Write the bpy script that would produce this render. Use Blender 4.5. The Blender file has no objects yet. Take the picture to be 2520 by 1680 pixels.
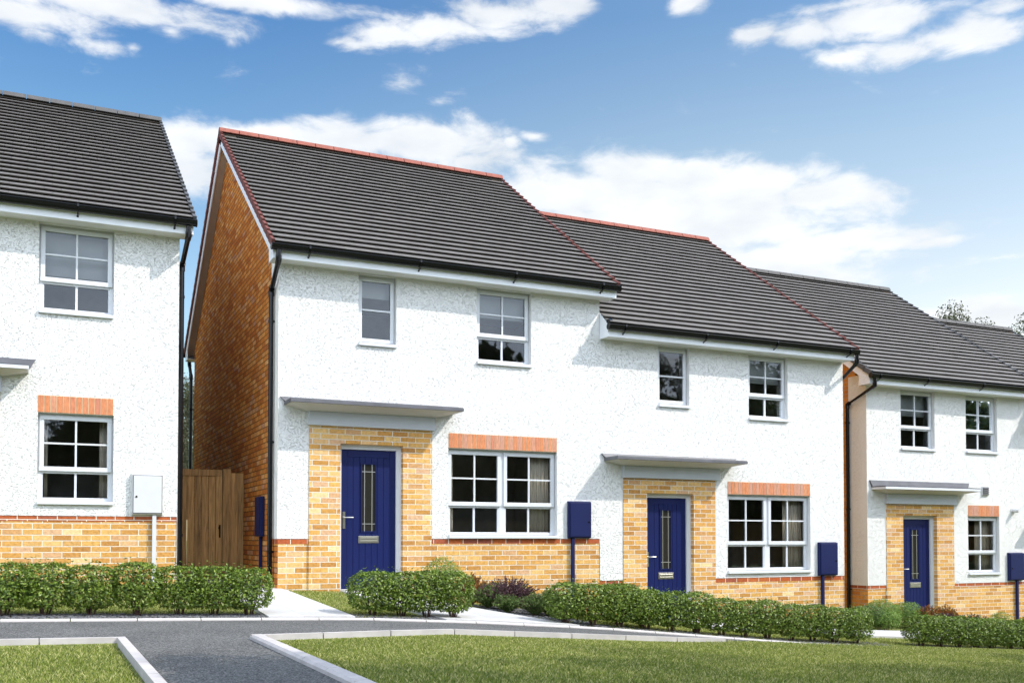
import bpy, bmesh, math, random
from mathutils import Vector, Matrix
import numpy as np

S = bpy.context.scene
R = math.radians
random.seed(7)
rng = np.random.default_rng(11)
COL = S.collection

# ------------------------------------------------------------------ camera
TH, PITCH, FPX = 25.3, 1.5, 2475.0
cam_d = bpy.data.cameras.new('camera')
cam = bpy.data.objects.new('camera', cam_d)
COL.objects.link(cam)
cam_d.sensor_width = 36.0
cam_d.lens = 36.0 * FPX / 2520.0
cam_d.shift_y = (1325 - FPX * math.tan(R(PITCH)) - 840) / 2520.0
cam_d.clip_end = 3000
cam.location = (-3.0, -13.88, 0.70)
cam.rotation_euler = (R(90 + PITCH), 0, R(-TH))
S.camera = cam

# ------------------------------------------------------------------ sun, sky, exposure
SUN = Vector((1.22, -1.0, 1.50)).normalized()
sun_el = math.asin(SUN.z)
sun_az = math.atan2(SUN.x, SUN.y)          # from +Y towards +X
sd = bpy.data.lights.new('sun', 'SUN')
sd.energy = 2.62
sd.angle = R(0.6)
sd.color = (1.0, 0.95, 0.865)
so = bpy.data.objects.new('sun', sd)
COL.objects.link(so)
so.rotation_euler = SUN.to_track_quat('Z', 'Y').to_euler()
so.location = (20, -20, 30)
S.view_settings.view_transform = 'Standard'
S.view_settings.look = 'None'
S.view_settings.exposure = 0.85
S.view_settings.gamma = 1.0


def pix_dir(x, y):
    th, p = R(TH), R(PITCH)
    s, c, sp, cp = math.sin(th), math.cos(th), math.sin(p), math.cos(p)
    r = Vector((c, -s, 0)); f = Vector((s * cp, c * cp, sp)); u = Vector((-s * sp, -c * sp, cp))
    yp = 1325 - FPX * math.tan(p)
    return (f + r * ((x - 1260) / FPX) + u * ((yp - y) / FPX)).normalized()


def make_world():
    w = bpy.data.worlds.new('World'); S.world = w; w.use_nodes = True
    nt = w.node_tree; N = nt.nodes; L = nt.links
    for n in list(N): N.remove(n)
    out = N.new('ShaderNodeOutputWorld'); bg = N.new('ShaderNodeBackground')
    sky = N.new('ShaderNodeTexSky'); sky.sky_type = 'NISHITA'; sky.sun_disc = False
    sky.sun_elevation = sun_el; sky.sun_rotation = sun_az
    sky.air_density = 1.15; sky.dust_density = 0.6; sky.ozone_density = 2.2; sky.altitude = 50
    tc = N.new('ShaderNodeTexCoord'); sep = N.new('ShaderNodeSeparateXYZ')
    L.new(tc.outputs['Generated'], sep.inputs[0])

    def M(op, a=None, b=None, c=None, clamp=False):
        n = N.new('ShaderNodeMath'); n.operation = op; n.use_clamp = clamp
        for i, v in enumerate((a, b, c)):
            if v is None: continue
            if isinstance(v, (int, float)): n.inputs[i].default_value = v
            else: L.new(v, n.inputs[i])
        return n.outputs[0]
    az = M('ARCTAN2', sep.outputs[0], sep.outputs[1]); el = M('ARCSINE', sep.outputs[2])
    comb = N.new('ShaderNodeCombineXYZ'); L.new(az, comb.inputs[0]); L.new(el, comb.inputs[1])
    # clouds: (centre x, centre y, half width, half height) seen from the street, turned into compass directions
    blobs = [(60, 35, 190, 50, 1), (330, 25, 260, 42, 1), (420, 80, 62, 30, .8), (95, 80, 110, 30, .7), (240, 112, 120, 22, .65), (650, 10, 230, 28, 1), (330, 118, 30, 15, .6),
             (860, 108, 70, 22, .8), (960, 88, 110, 36, .9), (1080, 66, 120, 44, 1), (1230, 40, 160, 46, 1), (1370, 14, 90, 26, 1), (1130, 20, 60, 24, .7),
             (1680, 12, 60, 30, .9), (1870, 82, 70, 28, .8), (1980, 80, 130, 38, .9), (2150, 50, 190, 55, 1), (2380, 85, 190, 52, 1), (2080, 138, 100, 34, .9), (2230, 130, 140, 32, .85), (2080, 12, 160, 22, .7), (2480, 20, 90, 30, .8),
             (990, 215, 46, 24, .45), (1078, 252, 30, 14, .45), (740, 106, 18, 16, .4), (570, 104, 22, 16, .4),
             (440, 345, 130, 48, 1), (600, 345, 190, 46, 1.2), (850, 335, 130, 46, 1), (1040, 345, 180, 56, 1.3), (460, 420, 90, 90, 1.0), (1150, 400, 130, 50, .8),
             (1255, 350, 32, 20, .6), (1312, 335, 44, 14, .6), (1370, 440, 110, 38, 1), (1420, 480, 240, 76, 1.3), (1560, 425, 180, 46, 1.2), (1720, 425, 100, 52, 1), (1880, 445, 140, 46, 1.2), (2030, 480, 140, 42, 1.2),
             (1650, 510, 330, 84, 1.4), (1850, 565, 290, 60, 1.1), (2060, 592, 280, 34, 1.0), (2300, 596, 120, 18, .9), (2180, 596, 160, 26, 1), (1880, 640, 340, 60, 1.0), (2460, 634, 120, 14, .7), (2400, 780, 190, 50, 1.1), (2100, 690, 300, 40, .6)]
    best = None
    for (bx, by, rx, ry, st) in blobs:
        d = pix_dir(bx, by); a0 = math.atan2(d.x, d.y); e0 = math.asin(d.z)
        dx = pix_dir(bx + rx, by); dy = pix_dir(bx, by - ry)
        ra = abs(math.atan2(dx.x, dx.y) - a0); re = abs(math.asin(dy.z) - e0)
        v1 = N.new('ShaderNodeVectorMath'); v1.operation = 'SUBTRACT'; L.new(comb.outputs[0], v1.inputs[0]); v1.inputs[1].default_value = (a0, e0, 0)
        v2 = N.new('ShaderNodeVectorMath'); v2.operation = 'MULTIPLY'; L.new(v1.outputs[0], v2.inputs[0]); v2.inputs[1].default_value = (1 / ra, 1 / re, 0)
        v3 = N.new('ShaderNodeVectorMath'); v3.operation = 'LENGTH'; L.new(v2.outputs[0], v3.inputs[0])
        m = M('MULTIPLY_ADD', v3.outputs['Value'], -st * .62, st)
        best = m if best is None else M('MAXIMUM', best, m)
    mp = N.new('ShaderNodeMapping'); L.new(comb.outputs[0], mp.inputs[0]); mp.inputs['Scale'].default_value = (9, 21, 1)
    nz = N.new('ShaderNodeTexNoise'); nz.inputs['Scale'].default_value = 1.6; nz.inputs['Detail'].default_value = 9; nz.inputs['Roughness'].default_value = .6; nz.inputs['Distortion'].default_value = .3
    L.new(mp.outputs[0], nz.inputs[0])
    # unseen cloud added behind the viewer to raise the light on the facades
    nz3 = N.new('ShaderNodeTexNoise'); nz3.inputs['Scale'].default_value = 2.2; nz3.inputs['Detail'].default_value = 7
    L.new(tc.outputs['Generated'], nz3.inputs[0])
    back = M('LESS_THAN', sep.outputs[1], 0.0)
    bk = M('MULTIPLY', M('MULTIPLY_ADD', nz3.outputs[0], 3.0, -.75), back)
    best = M('MAXIMUM', best, bk)
    dens = M('ADD', best, M('MULTIPLY_ADD', nz.outputs[0], 1.7, -.80))
    mr = N.new('ShaderNodeMapRange'); mr.interpolation_type = 'SMOOTHERSTEP'
    mr.inputs['From Min'].default_value = .18; mr.inputs['From Max'].default_value = .88
    L.new(dens, mr.inputs[0])
    fac = M('MULTIPLY', mr.outputs[0], .93)
    nz2 = N.new('ShaderNodeTexNoise'); nz2.inputs['Scale'].default_value = 1.1; nz2.inputs['Detail'].default_value = 6
    L.new(mp.outputs[0], nz2.inputs[0])
    cr = N.new('ShaderNodeValToRGB'); L.new(nz2.outputs[0], cr.inputs[0])
    cr.color_ramp.elements[0].position = .3; cr.color_ramp.elements[0].color = (4.9, 5.15, 5.45, 1)
    cr.color_ramp.elements[1].position = .6; cr.color_ramp.elements[1].color = (6.3, 6.4, 6.5, 1)
    # those added clouds are boosted and blued to fill the shaded walls
    br = N.new('ShaderNodeMixRGB'); br.blend_type = 'MULTIPLY'; br.inputs[0].default_value = 1; L.new(cr.outputs[0], br.inputs[1])
    bc = N.new('ShaderNodeMixRGB'); L.new(back, bc.inputs[0]); bc.inputs[1].default_value = (1, 1, 1, 1); bc.inputs[2].default_value = (2.6, 2.85, 3.25, 1)
    L.new(bc.outputs[0], br.inputs[2])
    er = N.new('ShaderNodeValToRGB'); L.new(el, er.inputs[0])
    er.color_ramp.elements[0].position = .08; er.color_ramp.elements[0].color = (1.45, 1.30, 1.14, 1)
    er.color_ramp.elements[1].position = .48; er.color_ramp.elements[1].color = (.56, .84, 1.04, 1)
    ee = er.color_ramp.elements.new(.36); ee.color = (.95, 1.09, 1.09, 1)
    ee = er.color_ramp.elements.new(.25); ee.color = (1.22, 1.20, 1.12, 1)
    azr = N.new('ShaderNodeMapRange'); azr.interpolation_type = 'SMOOTHSTEP'; L.new(az, azr.inputs[0]); azr.inputs['From Min'].default_value = .0; azr.inputs['From Max'].default_value = .7
    azc = N.new('ShaderNodeMixRGB'); L.new(azr.outputs[0], azc.inputs[0]); azc.inputs[1].default_value = (.84, .94, .99, 1); azc.inputs[2].default_value = (1.55, 1.22, 1.02, 1)
    er2 = N.new('ShaderNodeMixRGB'); er2.blend_type = 'MULTIPLY'; er2.inputs[0].default_value = 1; L.new(er.outputs[0], er2.inputs[1]); L.new(azc.outputs[0], er2.inputs[2]); er = er2
    tint = N.new('ShaderNodeMixRGB'); tint.blend_type = 'MULTIPLY'; tint.inputs[0].default_value = 1.0; L.new(sky.outputs[0], tint.inputs[1]); L.new(er.outputs[0], tint.inputs[2])
    mix = N.new('ShaderNodeMixRGB'); L.new(fac, mix.inputs[0]); L.new(tint.outputs[0], mix.inputs[1]); L.new(br.outputs[0], mix.inputs[2])
    L.new(mix.outputs[0], bg.inputs[0]); bg.inputs[1].default_value = 0.095
    L.new(bg.outputs[0], out.inputs[0])


make_world()

# ------------------------------------------------------------------ materials
MATS = {}


def newmat(name):
    m = bpy.data.materials.new(name); m.use_nodes = True
    nt = m.node_tree
    b = nt.nodes['Principled BSDF']
    MATS[name] = m
    return m, nt.nodes, nt.links, b


def simple(name, col, rough=.5, metal=0, spec=.5, noise=0.0, nscale=8, bump=0, bscale=60):
    m, N, L, b = newmat(name)
    b.inputs['Roughness'].default_value = rough; b.inputs['Metallic'].default_value = metal
    b.inputs['Specular IOR Level'].default_value = spec
    b.inputs['Base Color'].default_value = (*col, 1)
    tc = N.new('ShaderNodeTexCoord')
    if noise > 0:
        nz = N.new('ShaderNodeTexNoise'); nz.inputs['Scale'].default_value = nscale; nz.inputs['Detail'].default_value = 5
        L.new(tc.outputs['Object'], nz.inputs[0])
        cr = N.new('ShaderNodeValToRGB'); L.new(nz.outputs[0], cr.inputs[0])
        cr.color_ramp.elements[0].position = .3; cr.color_ramp.elements[0].color = (*[c * (1 - noise) for c in col], 1)
        cr.color_ramp.elements[1].position = .7; cr.color_ramp.elements[1].color = (*[min(1, c * (1 + noise)) for c in col], 1)
        L.new(cr.outputs[0], b.inputs['Base Color'])
    if bump > 0:
        n2 = N.new('ShaderNodeTexNoise'); n2.inputs['Scale'].default_value = bscale; n2.inputs['Detail'].default_value = 4
        L.new(tc.outputs['Object'], n2.inputs[0])
        bp = N.new('ShaderNodeBump'); bp.inputs['Strength'].default_value = bump; bp.inputs['Distance'].default_value = .01
        L.new(n2.outputs[0], bp.inputs['Height']); L.new(bp.outputs[0], b.inputs['Normal'])
    return m


def brick_mat(name, ramp, axis='x', bw=.2345, rh=.075, mortar=(.74, .70, .60), msize=.0105, off=(0, 0), soldier=False, vcol=.26):
    """ramp: colours a brick may have"""
    m, N, L, b = newmat(name)
    g = N.new('ShaderNodeNewGeometry'); sep = N.new('ShaderNodeSeparateXYZ'); L.new(g.outputs['Position'], sep.inputs[0])
    cb = N.new('ShaderNodeCombineXYZ')
    L.new(sep.outputs[0 if axis == 'x' else 1], cb.inputs[0]); L.new(sep.outputs[2], cb.inputs[1])
    mp = N.new('ShaderNodeMapping'); L.new(cb.outputs[0], mp.inputs[0]); mp.inputs['Location'].default_value = (off[0] + 40 * bw, off[1] + 40 * rh, 0)
    br = N.new('ShaderNodeTexBrick'); L.new(mp.outputs[0], br.inputs[0])
    br.inputs['Scale'].default_value = 1; br.inputs['Brick Width'].default_value = bw; br.inputs['Row Height'].default_value = rh
    br.inputs['Mortar Size'].default_value = msize / 2 * 1.0; br.inputs['Mortar Smooth'].default_value = .15; br.inputs['Bias'].default_value = 0
    br.inputs['Color1'].default_value = (0, 0, 0, 1); br.inputs['Color2'].default_value = (1, 1, 1, 1)
    br.offset = 0 if soldier else .5
    cr = N.new('ShaderNodeValToRGB'); cr.color_ramp.interpolation = 'LINEAR'
    L.new(br.outputs['Color'], cr.inputs[0])
    els = cr.color_ramp.elements
    n = len(ramp)
    els[0].position = 0; els[0].color = (*ramp[0], 1); els[1].position = 1; els[1].color = (*ramp[-1], 1)
    for i in range(1, n - 1):
        e = els.new(i / (n - 1)); e.color = (*ramp[i], 1)
    nz = N.new('ShaderNodeTexNoise'); nz.inputs['Scale'].default_value = 26; nz.inputs['Detail'].default_value = 6; nz.inputs['Roughness'].default_value = .65
    L.new(cb.outputs[0], nz.inputs[0])
    mr = N.new('ShaderNodeMapRange'); L.new(nz.outputs[0], mr.inputs[0]); mr.inputs['From Min'].default_value = .3; mr.inputs['From Max'].default_value = .7
    mr.inputs['To Min'].default_value = 1 - vcol; mr.inputs['To Max'].default_value = 1 + vcol
    mul = N.new('ShaderNodeMixRGB'); mul.blend_type = 'MULTIPLY'; mul.inputs[0].default_value = 1
    L.new(cr.outputs[0], mul.inputs[1]); L.new(mr.outputs[0], mul.inputs[2])
    mx = N.new('ShaderNodeMixRGB'); L.new(br.outputs['Fac'], mx.inputs[0]); L.new(mul.outputs[0], mx.inputs[1]); mx.inputs[2].default_value = (*mortar, 1)
    L.new(mx.outputs[0], b.inputs['Base Color'])
    b.inputs['Roughness'].default_value = .9; b.inputs['Specular IOR Level'].default_value = .04
    h = N.new('ShaderNodeMath'); h.operation = 'MULTIPLY_ADD'; L.new(nz.outputs[0], h.inputs[0]); h.inputs[1].default_value = .45
    inv = N.new('ShaderNodeMath'); inv.operation = 'SUBTRACT'; inv.inputs[0].default_value = 1; L.new(br.outputs['Fac'], inv.inputs[1])
    L.new(inv.outputs[0], h.inputs[2])
    bp = N.new('ShaderNodeBump'); bp.inputs['Strength'].default_value = .9; bp.inputs['Distance'].default_value = .016
    L.new(h.outputs[0], bp.inputs['Height']); L.new(bp.outputs[0], b.inputs['Normal'])
    return m


BUFF = [(0.391, 0.188, 0.058), (0.556, 0.288, 0.082), (0.634, 0.362, 0.113), (0.436, 0.216, 0.059), (0.69, 0.445, 0.183), (0.514, 0.261, 0.074), (0.651, 0.391, 0.139), (0.576, 0.355, 0.209), (0.474, 0.236, 0.064), (0.728, 0.52, 0.27)]
GABB_SHADE = [(0.535, 0.188, 0.041), (0.604, 0.232, 0.053), (0.431, 0.128, 0.03), (0.656, 0.296, 0.075), (0.569, 0.198, 0.041), (0.397, 0.114, 0.03), (0.69, 0.355, 0.122), (0.449, 0.218, 0.131)]
GAB_BOUNCE = [(.60, .24, .055), (.66, .30, .07), (.52, .19, .05), (.68, .33, .09)]
REDB = [(.33, .09, .035), (.42, .11, .04), (.28, .085, .055), (.40, .10, .035), (.45, .13, .045)]
SOLD = [(.52, .19, .085), (.50, .22, .13), (.56, .20, .08), (.46, .17, .10), (.58, .22, .09), (.47, .24, .17)]
M_brick = brick_mat('buff_brick', BUFF, 'x')
M_brick_shade_side = brick_mat('buff_brick_side', GABB_SHADE, 'y', mortar=(.17, .085, .03), msize=.015)  # browner gable brick, with warm bounce and joint shading put into its colours
M_brick_side_bounce = brick_mat('bounce_orange_brick_side', GAB_BOUNCE, 'y', mortar=(.45, .36, .26))  # same brick, with reflected orange light put into its colours
M_brick_side_pale = brick_mat('buff_brick_side', BUFF, 'y')
M_red = brick_mat('red_band_brick', REDB, 'x', rh=.6, off=(.06, .25), msize=.011)
M_red_side = brick_mat('red_band_brick_side', REDB, 'y', rh=.6, off=(.06, .25), msize=.011)


def render_mat(name, col):
    m, N, L, b = newmat(name)
    g = N.new('ShaderNodeNewGeometry')
    mp = N.new('ShaderNodeMapping'); L.new(g.outputs['Position'], mp.inputs[0]); mp.inputs['Rotation'].default_value = (0, R(38), 0); mp.inputs['Scale'].default_value = (1, 1, 1.9)
    nz = N.new('ShaderNodeTexNoise'); nz.inputs['Scale'].default_value = 52; nz.inputs['Detail'].default_value = 4; nz.inputs['Roughness'].default_value = .5; nz.inputs['Distortion'].default_value = .3
    L.new(mp.outputs[0], nz.inputs[0])
    pit = N.new('ShaderNodeMapRange'); pit.interpolation_type = 'SMOOTHSTEP'; L.new(nz.outputs[0], pit.inputs[0]); pit.inputs['From Min'].default_value = .33; pit.inputs['From Max'].default_value = .45
    fin = N.new('ShaderNodeMath'); fin.operation = 'MULTIPLY_ADD'; L.new(nz.outputs[0], fin.inputs[0]); fin.inputs[1].default_value = .9; L.new(pit.outputs[0], fin.inputs[2])
    bp = N.new('ShaderNodeBump'); bp.inputs['Strength'].default_value = 1.0; bp.inputs['Distance'].default_value = .0084
    L.new(fin.outputs[0], bp.inputs['Height']); L.new(bp.outputs[0], b.inputs['Normal'])
    n2 = N.new('ShaderNodeTexNoise'); n2.inputs['Scale'].default_value = 1.3; n2.inputs['Detail'].default_value = 4
    L.new(g.outputs['Position'], n2.inputs[0])
    cr = N.new('ShaderNodeValToRGB'); L.new(n2.outputs[0], cr.inputs[0])
    cr.color_ramp.elements[0].position = .35; cr.color_ramp.elements[0].color = (*[c * .96 for c in col], 1)
    cr.color_ramp.elements[1].position = .65; cr.color_ramp.elements[1].color = (*col, 1)
    L.new(cr.outputs[0], b.inputs['Base Color'])
    b.inputs['Roughness'].default_value = .95; b.inputs['Specular IOR Level'].default_value = .1
    return m


M_render = render_mat('white_roughcast', (.74, .735, .72))
M_white = simple('white_upvc', (.60, .615, .64), .35, noise=.02)
M_fascia = simple('white_fascia', (.78, .80, .84), .4, noise=.02)
M_soffit = simple('soffit_board', (.70, .70, .69), .6, noise=.03)
M_black = simple('black_gutter', (.004, .004, .005), .22, spec=.35)
M_lead = simple('lead_grey', (.095, .095, .108), .55, noise=.18, nscale=5)
M_board = simple('grey_board', (.44, .46, .49), .5, noise=.03)
M_under = simple('canopy_underside', (.48, .46, .43), .6, noise=.03)
M_navy = simple('navy_box', (.007, .012, .064), .5, spec=.2, noise=.06, nscale=3, bump=.05, bscale=400)
M_blue = simple('blue_door', (.005, .0105, .072), .42, spec=.25, noise=.06, nscale=3, bump=.06, bscale=150)
M_whitebox = simple('white_box', (.555, .555, .56), .4, noise=.02)
M_steel = simple('brushed_steel', (.62, .60, .54), .3, metal=1)
M_terr = simple('terracotta', (.235, .068, .045), .8, noise=.18, nscale=14, bump=.2)
M_terrv = simple('terracotta_verge', (.145, .042, .033), .8, noise=.15, nscale=14, bump=.2)
M_greyv = simple('grey_verge', (.085, .085, .09), .75, noise=.12)
M_greyr = simple('grey_ridge', (.075, .071, .068), .8, noise=.15, nscale=10, bump=.2)
M_curtain = simple('cream_curtain', (.80, .70, .58), .9, noise=.06)
M_blind = simple('grey_blind', (.42, .43, .44), .85, noise=.04)
M_room = simple('room_wall', (.52, .49, .46), .9, noise=.08)
M_silver = simple('silver_bar', (.72, .72, .70), .3, metal=.8)
M_fluegrey = simple('flue_grey', (.60, .60, .60), .5)


def tile_mat(name, c):
    m, N, L, b = newmat(name)
    at = N.new('ShaderNodeAttribute'); at.attribute_name = 'tint'
    cr = N.new('ShaderNodeValToRGB'); L.new(at.outputs['Fac'], cr.inputs[0])
    cr.color_ramp.elements[0].color = (*[x * .92 for x in c], 1); cr.color_ramp.elements[1].color = (*[x * 1.08 for x in c], 1)
    tc = N.new('ShaderNodeTexCoord'); nz = N.new('ShaderNodeTexNoise'); nz.inputs['Scale'].default_value = 5; nz.inputs['Detail'].default_value = 6
    L.new(tc.outputs['Object'], nz.inputs[0])
    mr = N.new('ShaderNodeMapRange'); L.new(nz.outputs[0], mr.inputs[0]); mr.inputs['From Min'].default_value = .3; mr.inputs['From Max'].default_value = .7; mr.inputs['To Min'].default_value = .9; mr.inputs['To Max'].default_value = 1.1
    mu = N.new('ShaderNodeMixRGB'); mu.blend_type = 'MULTIPLY'; mu.inputs[0].default_value = 1; L.new(cr.outputs[0], mu.inputs[1]); L.new(mr.outputs[0], mu.inputs[2])
    L.new(mu.outputs[0], b.inputs['Base Color']); b.inputs['Roughness'].default_value = .7; b.inputs['Specular IOR Level'].default_value = .3
    n2 = N.new('ShaderNodeTexNoise'); n2.inputs['Scale'].default_value = 120; L.new(tc.outputs['Object'], n2.inputs[0])
    bp = N.new('ShaderNodeBump'); bp.inputs['Strength'].default_value = .15; bp.inputs['Distance'].default_value = .004; L.new(n2.outputs[0], bp.inputs['Height']); L.new(bp.outputs[0], b.inputs['Normal'])
    return m


M_tile = tile_mat('roof_tile', (.138, .127, .119))


def glass_mat(name='window_glass', base=.018):
    m, N, L, b = newmat(name)
    N.remove(b); out = [n for n in N if n.type == 'OUTPUT_MATERIAL'][0]
    tr = N.new('ShaderNodeBsdfTransparent'); tr.inputs[0].default_value = (.86, .88, .87, 1)
    gl = N.new('ShaderNodeBsdfGlossy'); gl.inputs['Roughness'].default_value = .015; gl.inputs[0].default_value = (.9, .95, 1, 1)
    fr = N.new('ShaderNodeFresnel'); fr.inputs[0].default_value = 1.5
    ad = N.new('ShaderNodeMath'); ad.operation = 'MULTIPLY_ADD'; L.new(fr.outputs[0], ad.inputs[0]); ad.inputs[1].default_value = 1.1; ad.inputs[2].default_value = base; ad.use_clamp = True
    nz = N.new('ShaderNodeTexNoise'); nz.inputs['Scale'].default_value = 1.4; tc = N.new('ShaderNodeTexCoord'); L.new(tc.outputs['Object'], nz.inputs[0])
    bp = N.new('ShaderNodeBump'); bp.inputs['Strength'].default_value = .05; bp.inputs['Distance'].default_value = .01; L.new(nz.outputs[0], bp.inputs['Height']); L.new(bp.outputs[0], gl.inputs['Normal'])
    mx = N.new('ShaderNodeMixShader'); L.new(ad.outputs[0], mx.inputs[0]); L.new(tr.outputs[0], mx.inputs[1]); L.new(gl.outputs[0], mx.inputs[2])
    L.new(mx.outputs[0], out.inputs[0])
    return m


M_glass = glass_mat()


def wood_mat():
    m, N, L, b = newmat('stained_wood')
    g = N.new('ShaderNodeNewGeometry'); mp = N.new('ShaderNodeMapping'); L.new(g.outputs['Position'], mp.inputs[0]); mp.inputs['Scale'].default_value = (22, 22, 1.6)
    nz = N.new('ShaderNodeTexNoise'); nz.inputs['Scale'].default_value = 1.4; nz.inputs['Detail'].default_value = 7; nz.inputs['Distortion'].default_value = 1.2
    L.new(mp.outputs[0], nz.inputs[0])
    at = N.new('ShaderNodeAttribute'); at.attribute_name = 'tint'
    ad = N.new('ShaderNodeMath'); ad.operation = 'MULTIPLY_ADD'; L.new(at.outputs['Fac'], ad.inputs[0]); ad.inputs[1].default_value = .25; L.new(nz.outputs[0], ad.inputs[2])
    cr = N.new('ShaderNodeValToRGB'); L.new(ad.outputs[0], cr.inputs[0])
    cr.color_ramp.elements[0].position = .35; cr.color_ramp.elements[0].color = (.13, .066, .02, 1)
    cr.color_ramp.elements[1].position = .85; cr.color_ramp.elements[1].color = (.56, .31, .105, 1)
    L.new(cr.outputs[0], b.inputs['Base Color']); b.inputs['Roughness'].default_value = .75
    return m


M_wood = wood_mat()


def ground_mats():
    # asphalt
    m, N, L, b = newmat('asphalt')
    g = N.new('ShaderNodeNewGeometry')
    v = N.new('ShaderNodeTexVoronoi'); v.inputs['Scale'].default_value = 120; L.new(g.outputs['Position'], v.inputs[0])
    n1 = N.new('ShaderNodeTexNoise'); n1.inputs['Scale'].default_value = 1.2; n1.inputs['Detail'].default_value = 4; L.new(g.outputs['Position'], n1.inputs[0])
    n3 = N.new('ShaderNodeTexNoise'); n3.inputs['Scale'].default_value = 60; n3.inputs['Detail'].default_value = 3; L.new(g.outputs['Position'], n3.inputs[0])
    sp = N.new('ShaderNodeSeparateColor'); L.new(v.outputs['Color'], sp.inputs[0])
    a1 = N.new('ShaderNodeMath'); a1.operation = 'MULTIPLY_ADD'; L.new(n1.outputs[0], a1.inputs[0]); a1.inputs[1].default_value = .5; L.new(sp.outputs[0], a1.inputs[2])
    a2 = N.new('ShaderNodeMath'); a2.operation = 'MULTIPLY_ADD'; L.new(n3.outputs[0], a2.inputs[0]); a2.inputs[1].default_value = .9; L.new(a1.outputs[0], a2.inputs[2])
    a3 = N.new('ShaderNodeMath'); a3.operation = 'MULTIPLY'; L.new(a2.outputs[0], a3.inputs[0]); a3.inputs[1].default_value = .62
    cr = N.new('ShaderNodeValToRGB'); L.new(a3.outputs[0], cr.inputs[0])
    cr.color_ramp.elements[0].position = .45; cr.color_ramp.elements[0].color = (.019, .019, .0195, 1)
    cr.color_ramp.elements[1].position = 1.0; cr.color_ramp.elements[1].color = (.20, .197, .188, 1)
    e = cr.color_ramp.elements.new(.72); e.color = (.074, .0735, .0715, 1)
    L.new(cr.outputs[0], b.inputs['Base Color']); b.inputs['Roughness'].default_value = .9
    bp = N.new('ShaderNodeBump'); bp.inputs['Strength'].default_value = .7; bp.inputs['Distance'].default_value = .006; L.new(v.outputs['Distance'], bp.inputs['Height']); L.new(bp.outputs[0], b.inputs['Normal'])
    # turf soil under the grass blades
    simple('turf', (.14, .16, .035), .95, noise=.45, nscale=9, bump=.6, bscale=120)
    simple('kerb_stone', (.47, .435, .42), .85, noise=.10, nscale=7, bump=.3, bscale=200)
    # paving slabs
    m, N, L, b = newmat('paving')
    g = N.new('ShaderNodeNewGeometry')
    br = N.new('ShaderNodeTexBrick'); L.new(g.outputs['Position'], br.inputs[0]); br.offset = 0
    br.inputs['Scale'].default_value = 1; br.inputs['Brick Width'].default_value = .45; br.inputs['Row Height'].default_value = .6; br.inputs['Mortar Size'].default_value = .003
    br.inputs['Color1'].default_value = (.43, .42, .415, 1); br.inputs['Color2'].default_value = (.49, .48, .47, 1); br.inputs['Mortar'].default_value = (.36, .35, .34, 1)
    nz = N.new('ShaderNodeTexNoise'); nz.inputs['Scale'].default_value = 5; nz.inputs['Detail'].default_value = 6; L.new(g.outputs['Position'], nz.inputs[0])
    mr = N.new('ShaderNodeMapRange'); L.new(nz.outputs[0], mr.inputs[0]); mr.inputs['To Min'].default_value = .88; mr.inputs['To Max'].default_value = 1.1
    mu = N.new('ShaderNodeMixRGB'); mu.blend_type = 'MULTIPLY'; mu.inputs[0].default_value = 1; L.new(br.outputs['Color'], mu.inputs[1]); L.new(mr.outputs[0], mu.inputs[2])
    L.new(mu.outputs[0], b.inputs['Base Color']); b.inputs['Roughness'].default_value = .85
    simple('slate_chip', (.13, .13, .14), .7, noise=.5, nscale=30)


ground_mats()


def leaf_mat(name, c1, c2, c3, gloss=.45, trans=.35):
    m, N, L, b = newmat(name)
    at = N.new('ShaderNodeAttribute'); at.attribute_name = 'tint'
    cr = N.new('ShaderNodeValToRGB'); L.new(at.outputs['Fac'], cr.inputs[0])
    cr.color_ramp.elements[0].color = (*c1, 1); cr.color_ramp.elements[1].color = (*c3, 1)
    e = cr.color_ramp.elements.new(.5); e.color = (*c2, 1)
    L.new(cr.outputs[0], b.inputs['Base Color']); b.inputs['Roughness'].default_value = gloss
    out = [n for n in N if n.type == 'OUTPUT_MATERIAL'][0]
    tl = N.new('ShaderNodeBsdfTranslucent'); L.new(cr.outputs[0], tl.inputs[0])
    mx = N.new('ShaderNodeMixShader'); mx.inputs[0].default_value = trans
    L.new(b.outputs[0], mx.inputs[1]); L.new(tl.outputs[0], mx.inputs[2]); L.new(mx.outputs[0], out.inputs[0])
    return m


M_leaf = leaf_mat('privet_leaf', (.05, .10, .010), (.17, .255, .024), (.36, .46, .09), .36, .24)
M_leaf_lt = leaf_mat('light_leaf', (.10, .19, .03), (.20, .32, .05), (.34, .46, .10), .5)
M_leaf_mid = leaf_mat('feathery_leaf', (.06, .12, .025), (.13, .21, .045), (.26, .36, .10), .5)
M_leaf_pur = leaf_mat('purple_leaf', (.04, .02, .028), (.11, .05, .062), (.24, .12, .13), .45)
M_leaf_or = leaf_mat('orange_leaf', (.10, .17, .03), (.32, .12, .02), (.42, .07, .015), .5)
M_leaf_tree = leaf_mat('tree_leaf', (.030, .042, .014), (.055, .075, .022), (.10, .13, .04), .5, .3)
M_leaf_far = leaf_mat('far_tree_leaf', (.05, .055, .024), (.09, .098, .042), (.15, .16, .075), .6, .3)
M_pink = leaf_mat('pink_petal', (.5, .15, .25), (.6, .25, .35), (.8, .6, .65), .6)
M_grass = leaf_mat('grass_blade', (.08, .13, .018), (.28, .335, .048), (.74, .66, .32), .5, .4)
M_bark = simple('bark', (.10, .075, .055), .9, noise=.3, nscale=12, bump=.5)
M_stem = simple('stem', (.09, .05, .04), .9, noise=.25)

# ------------------------------------------------------------------ object helpers


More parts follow.
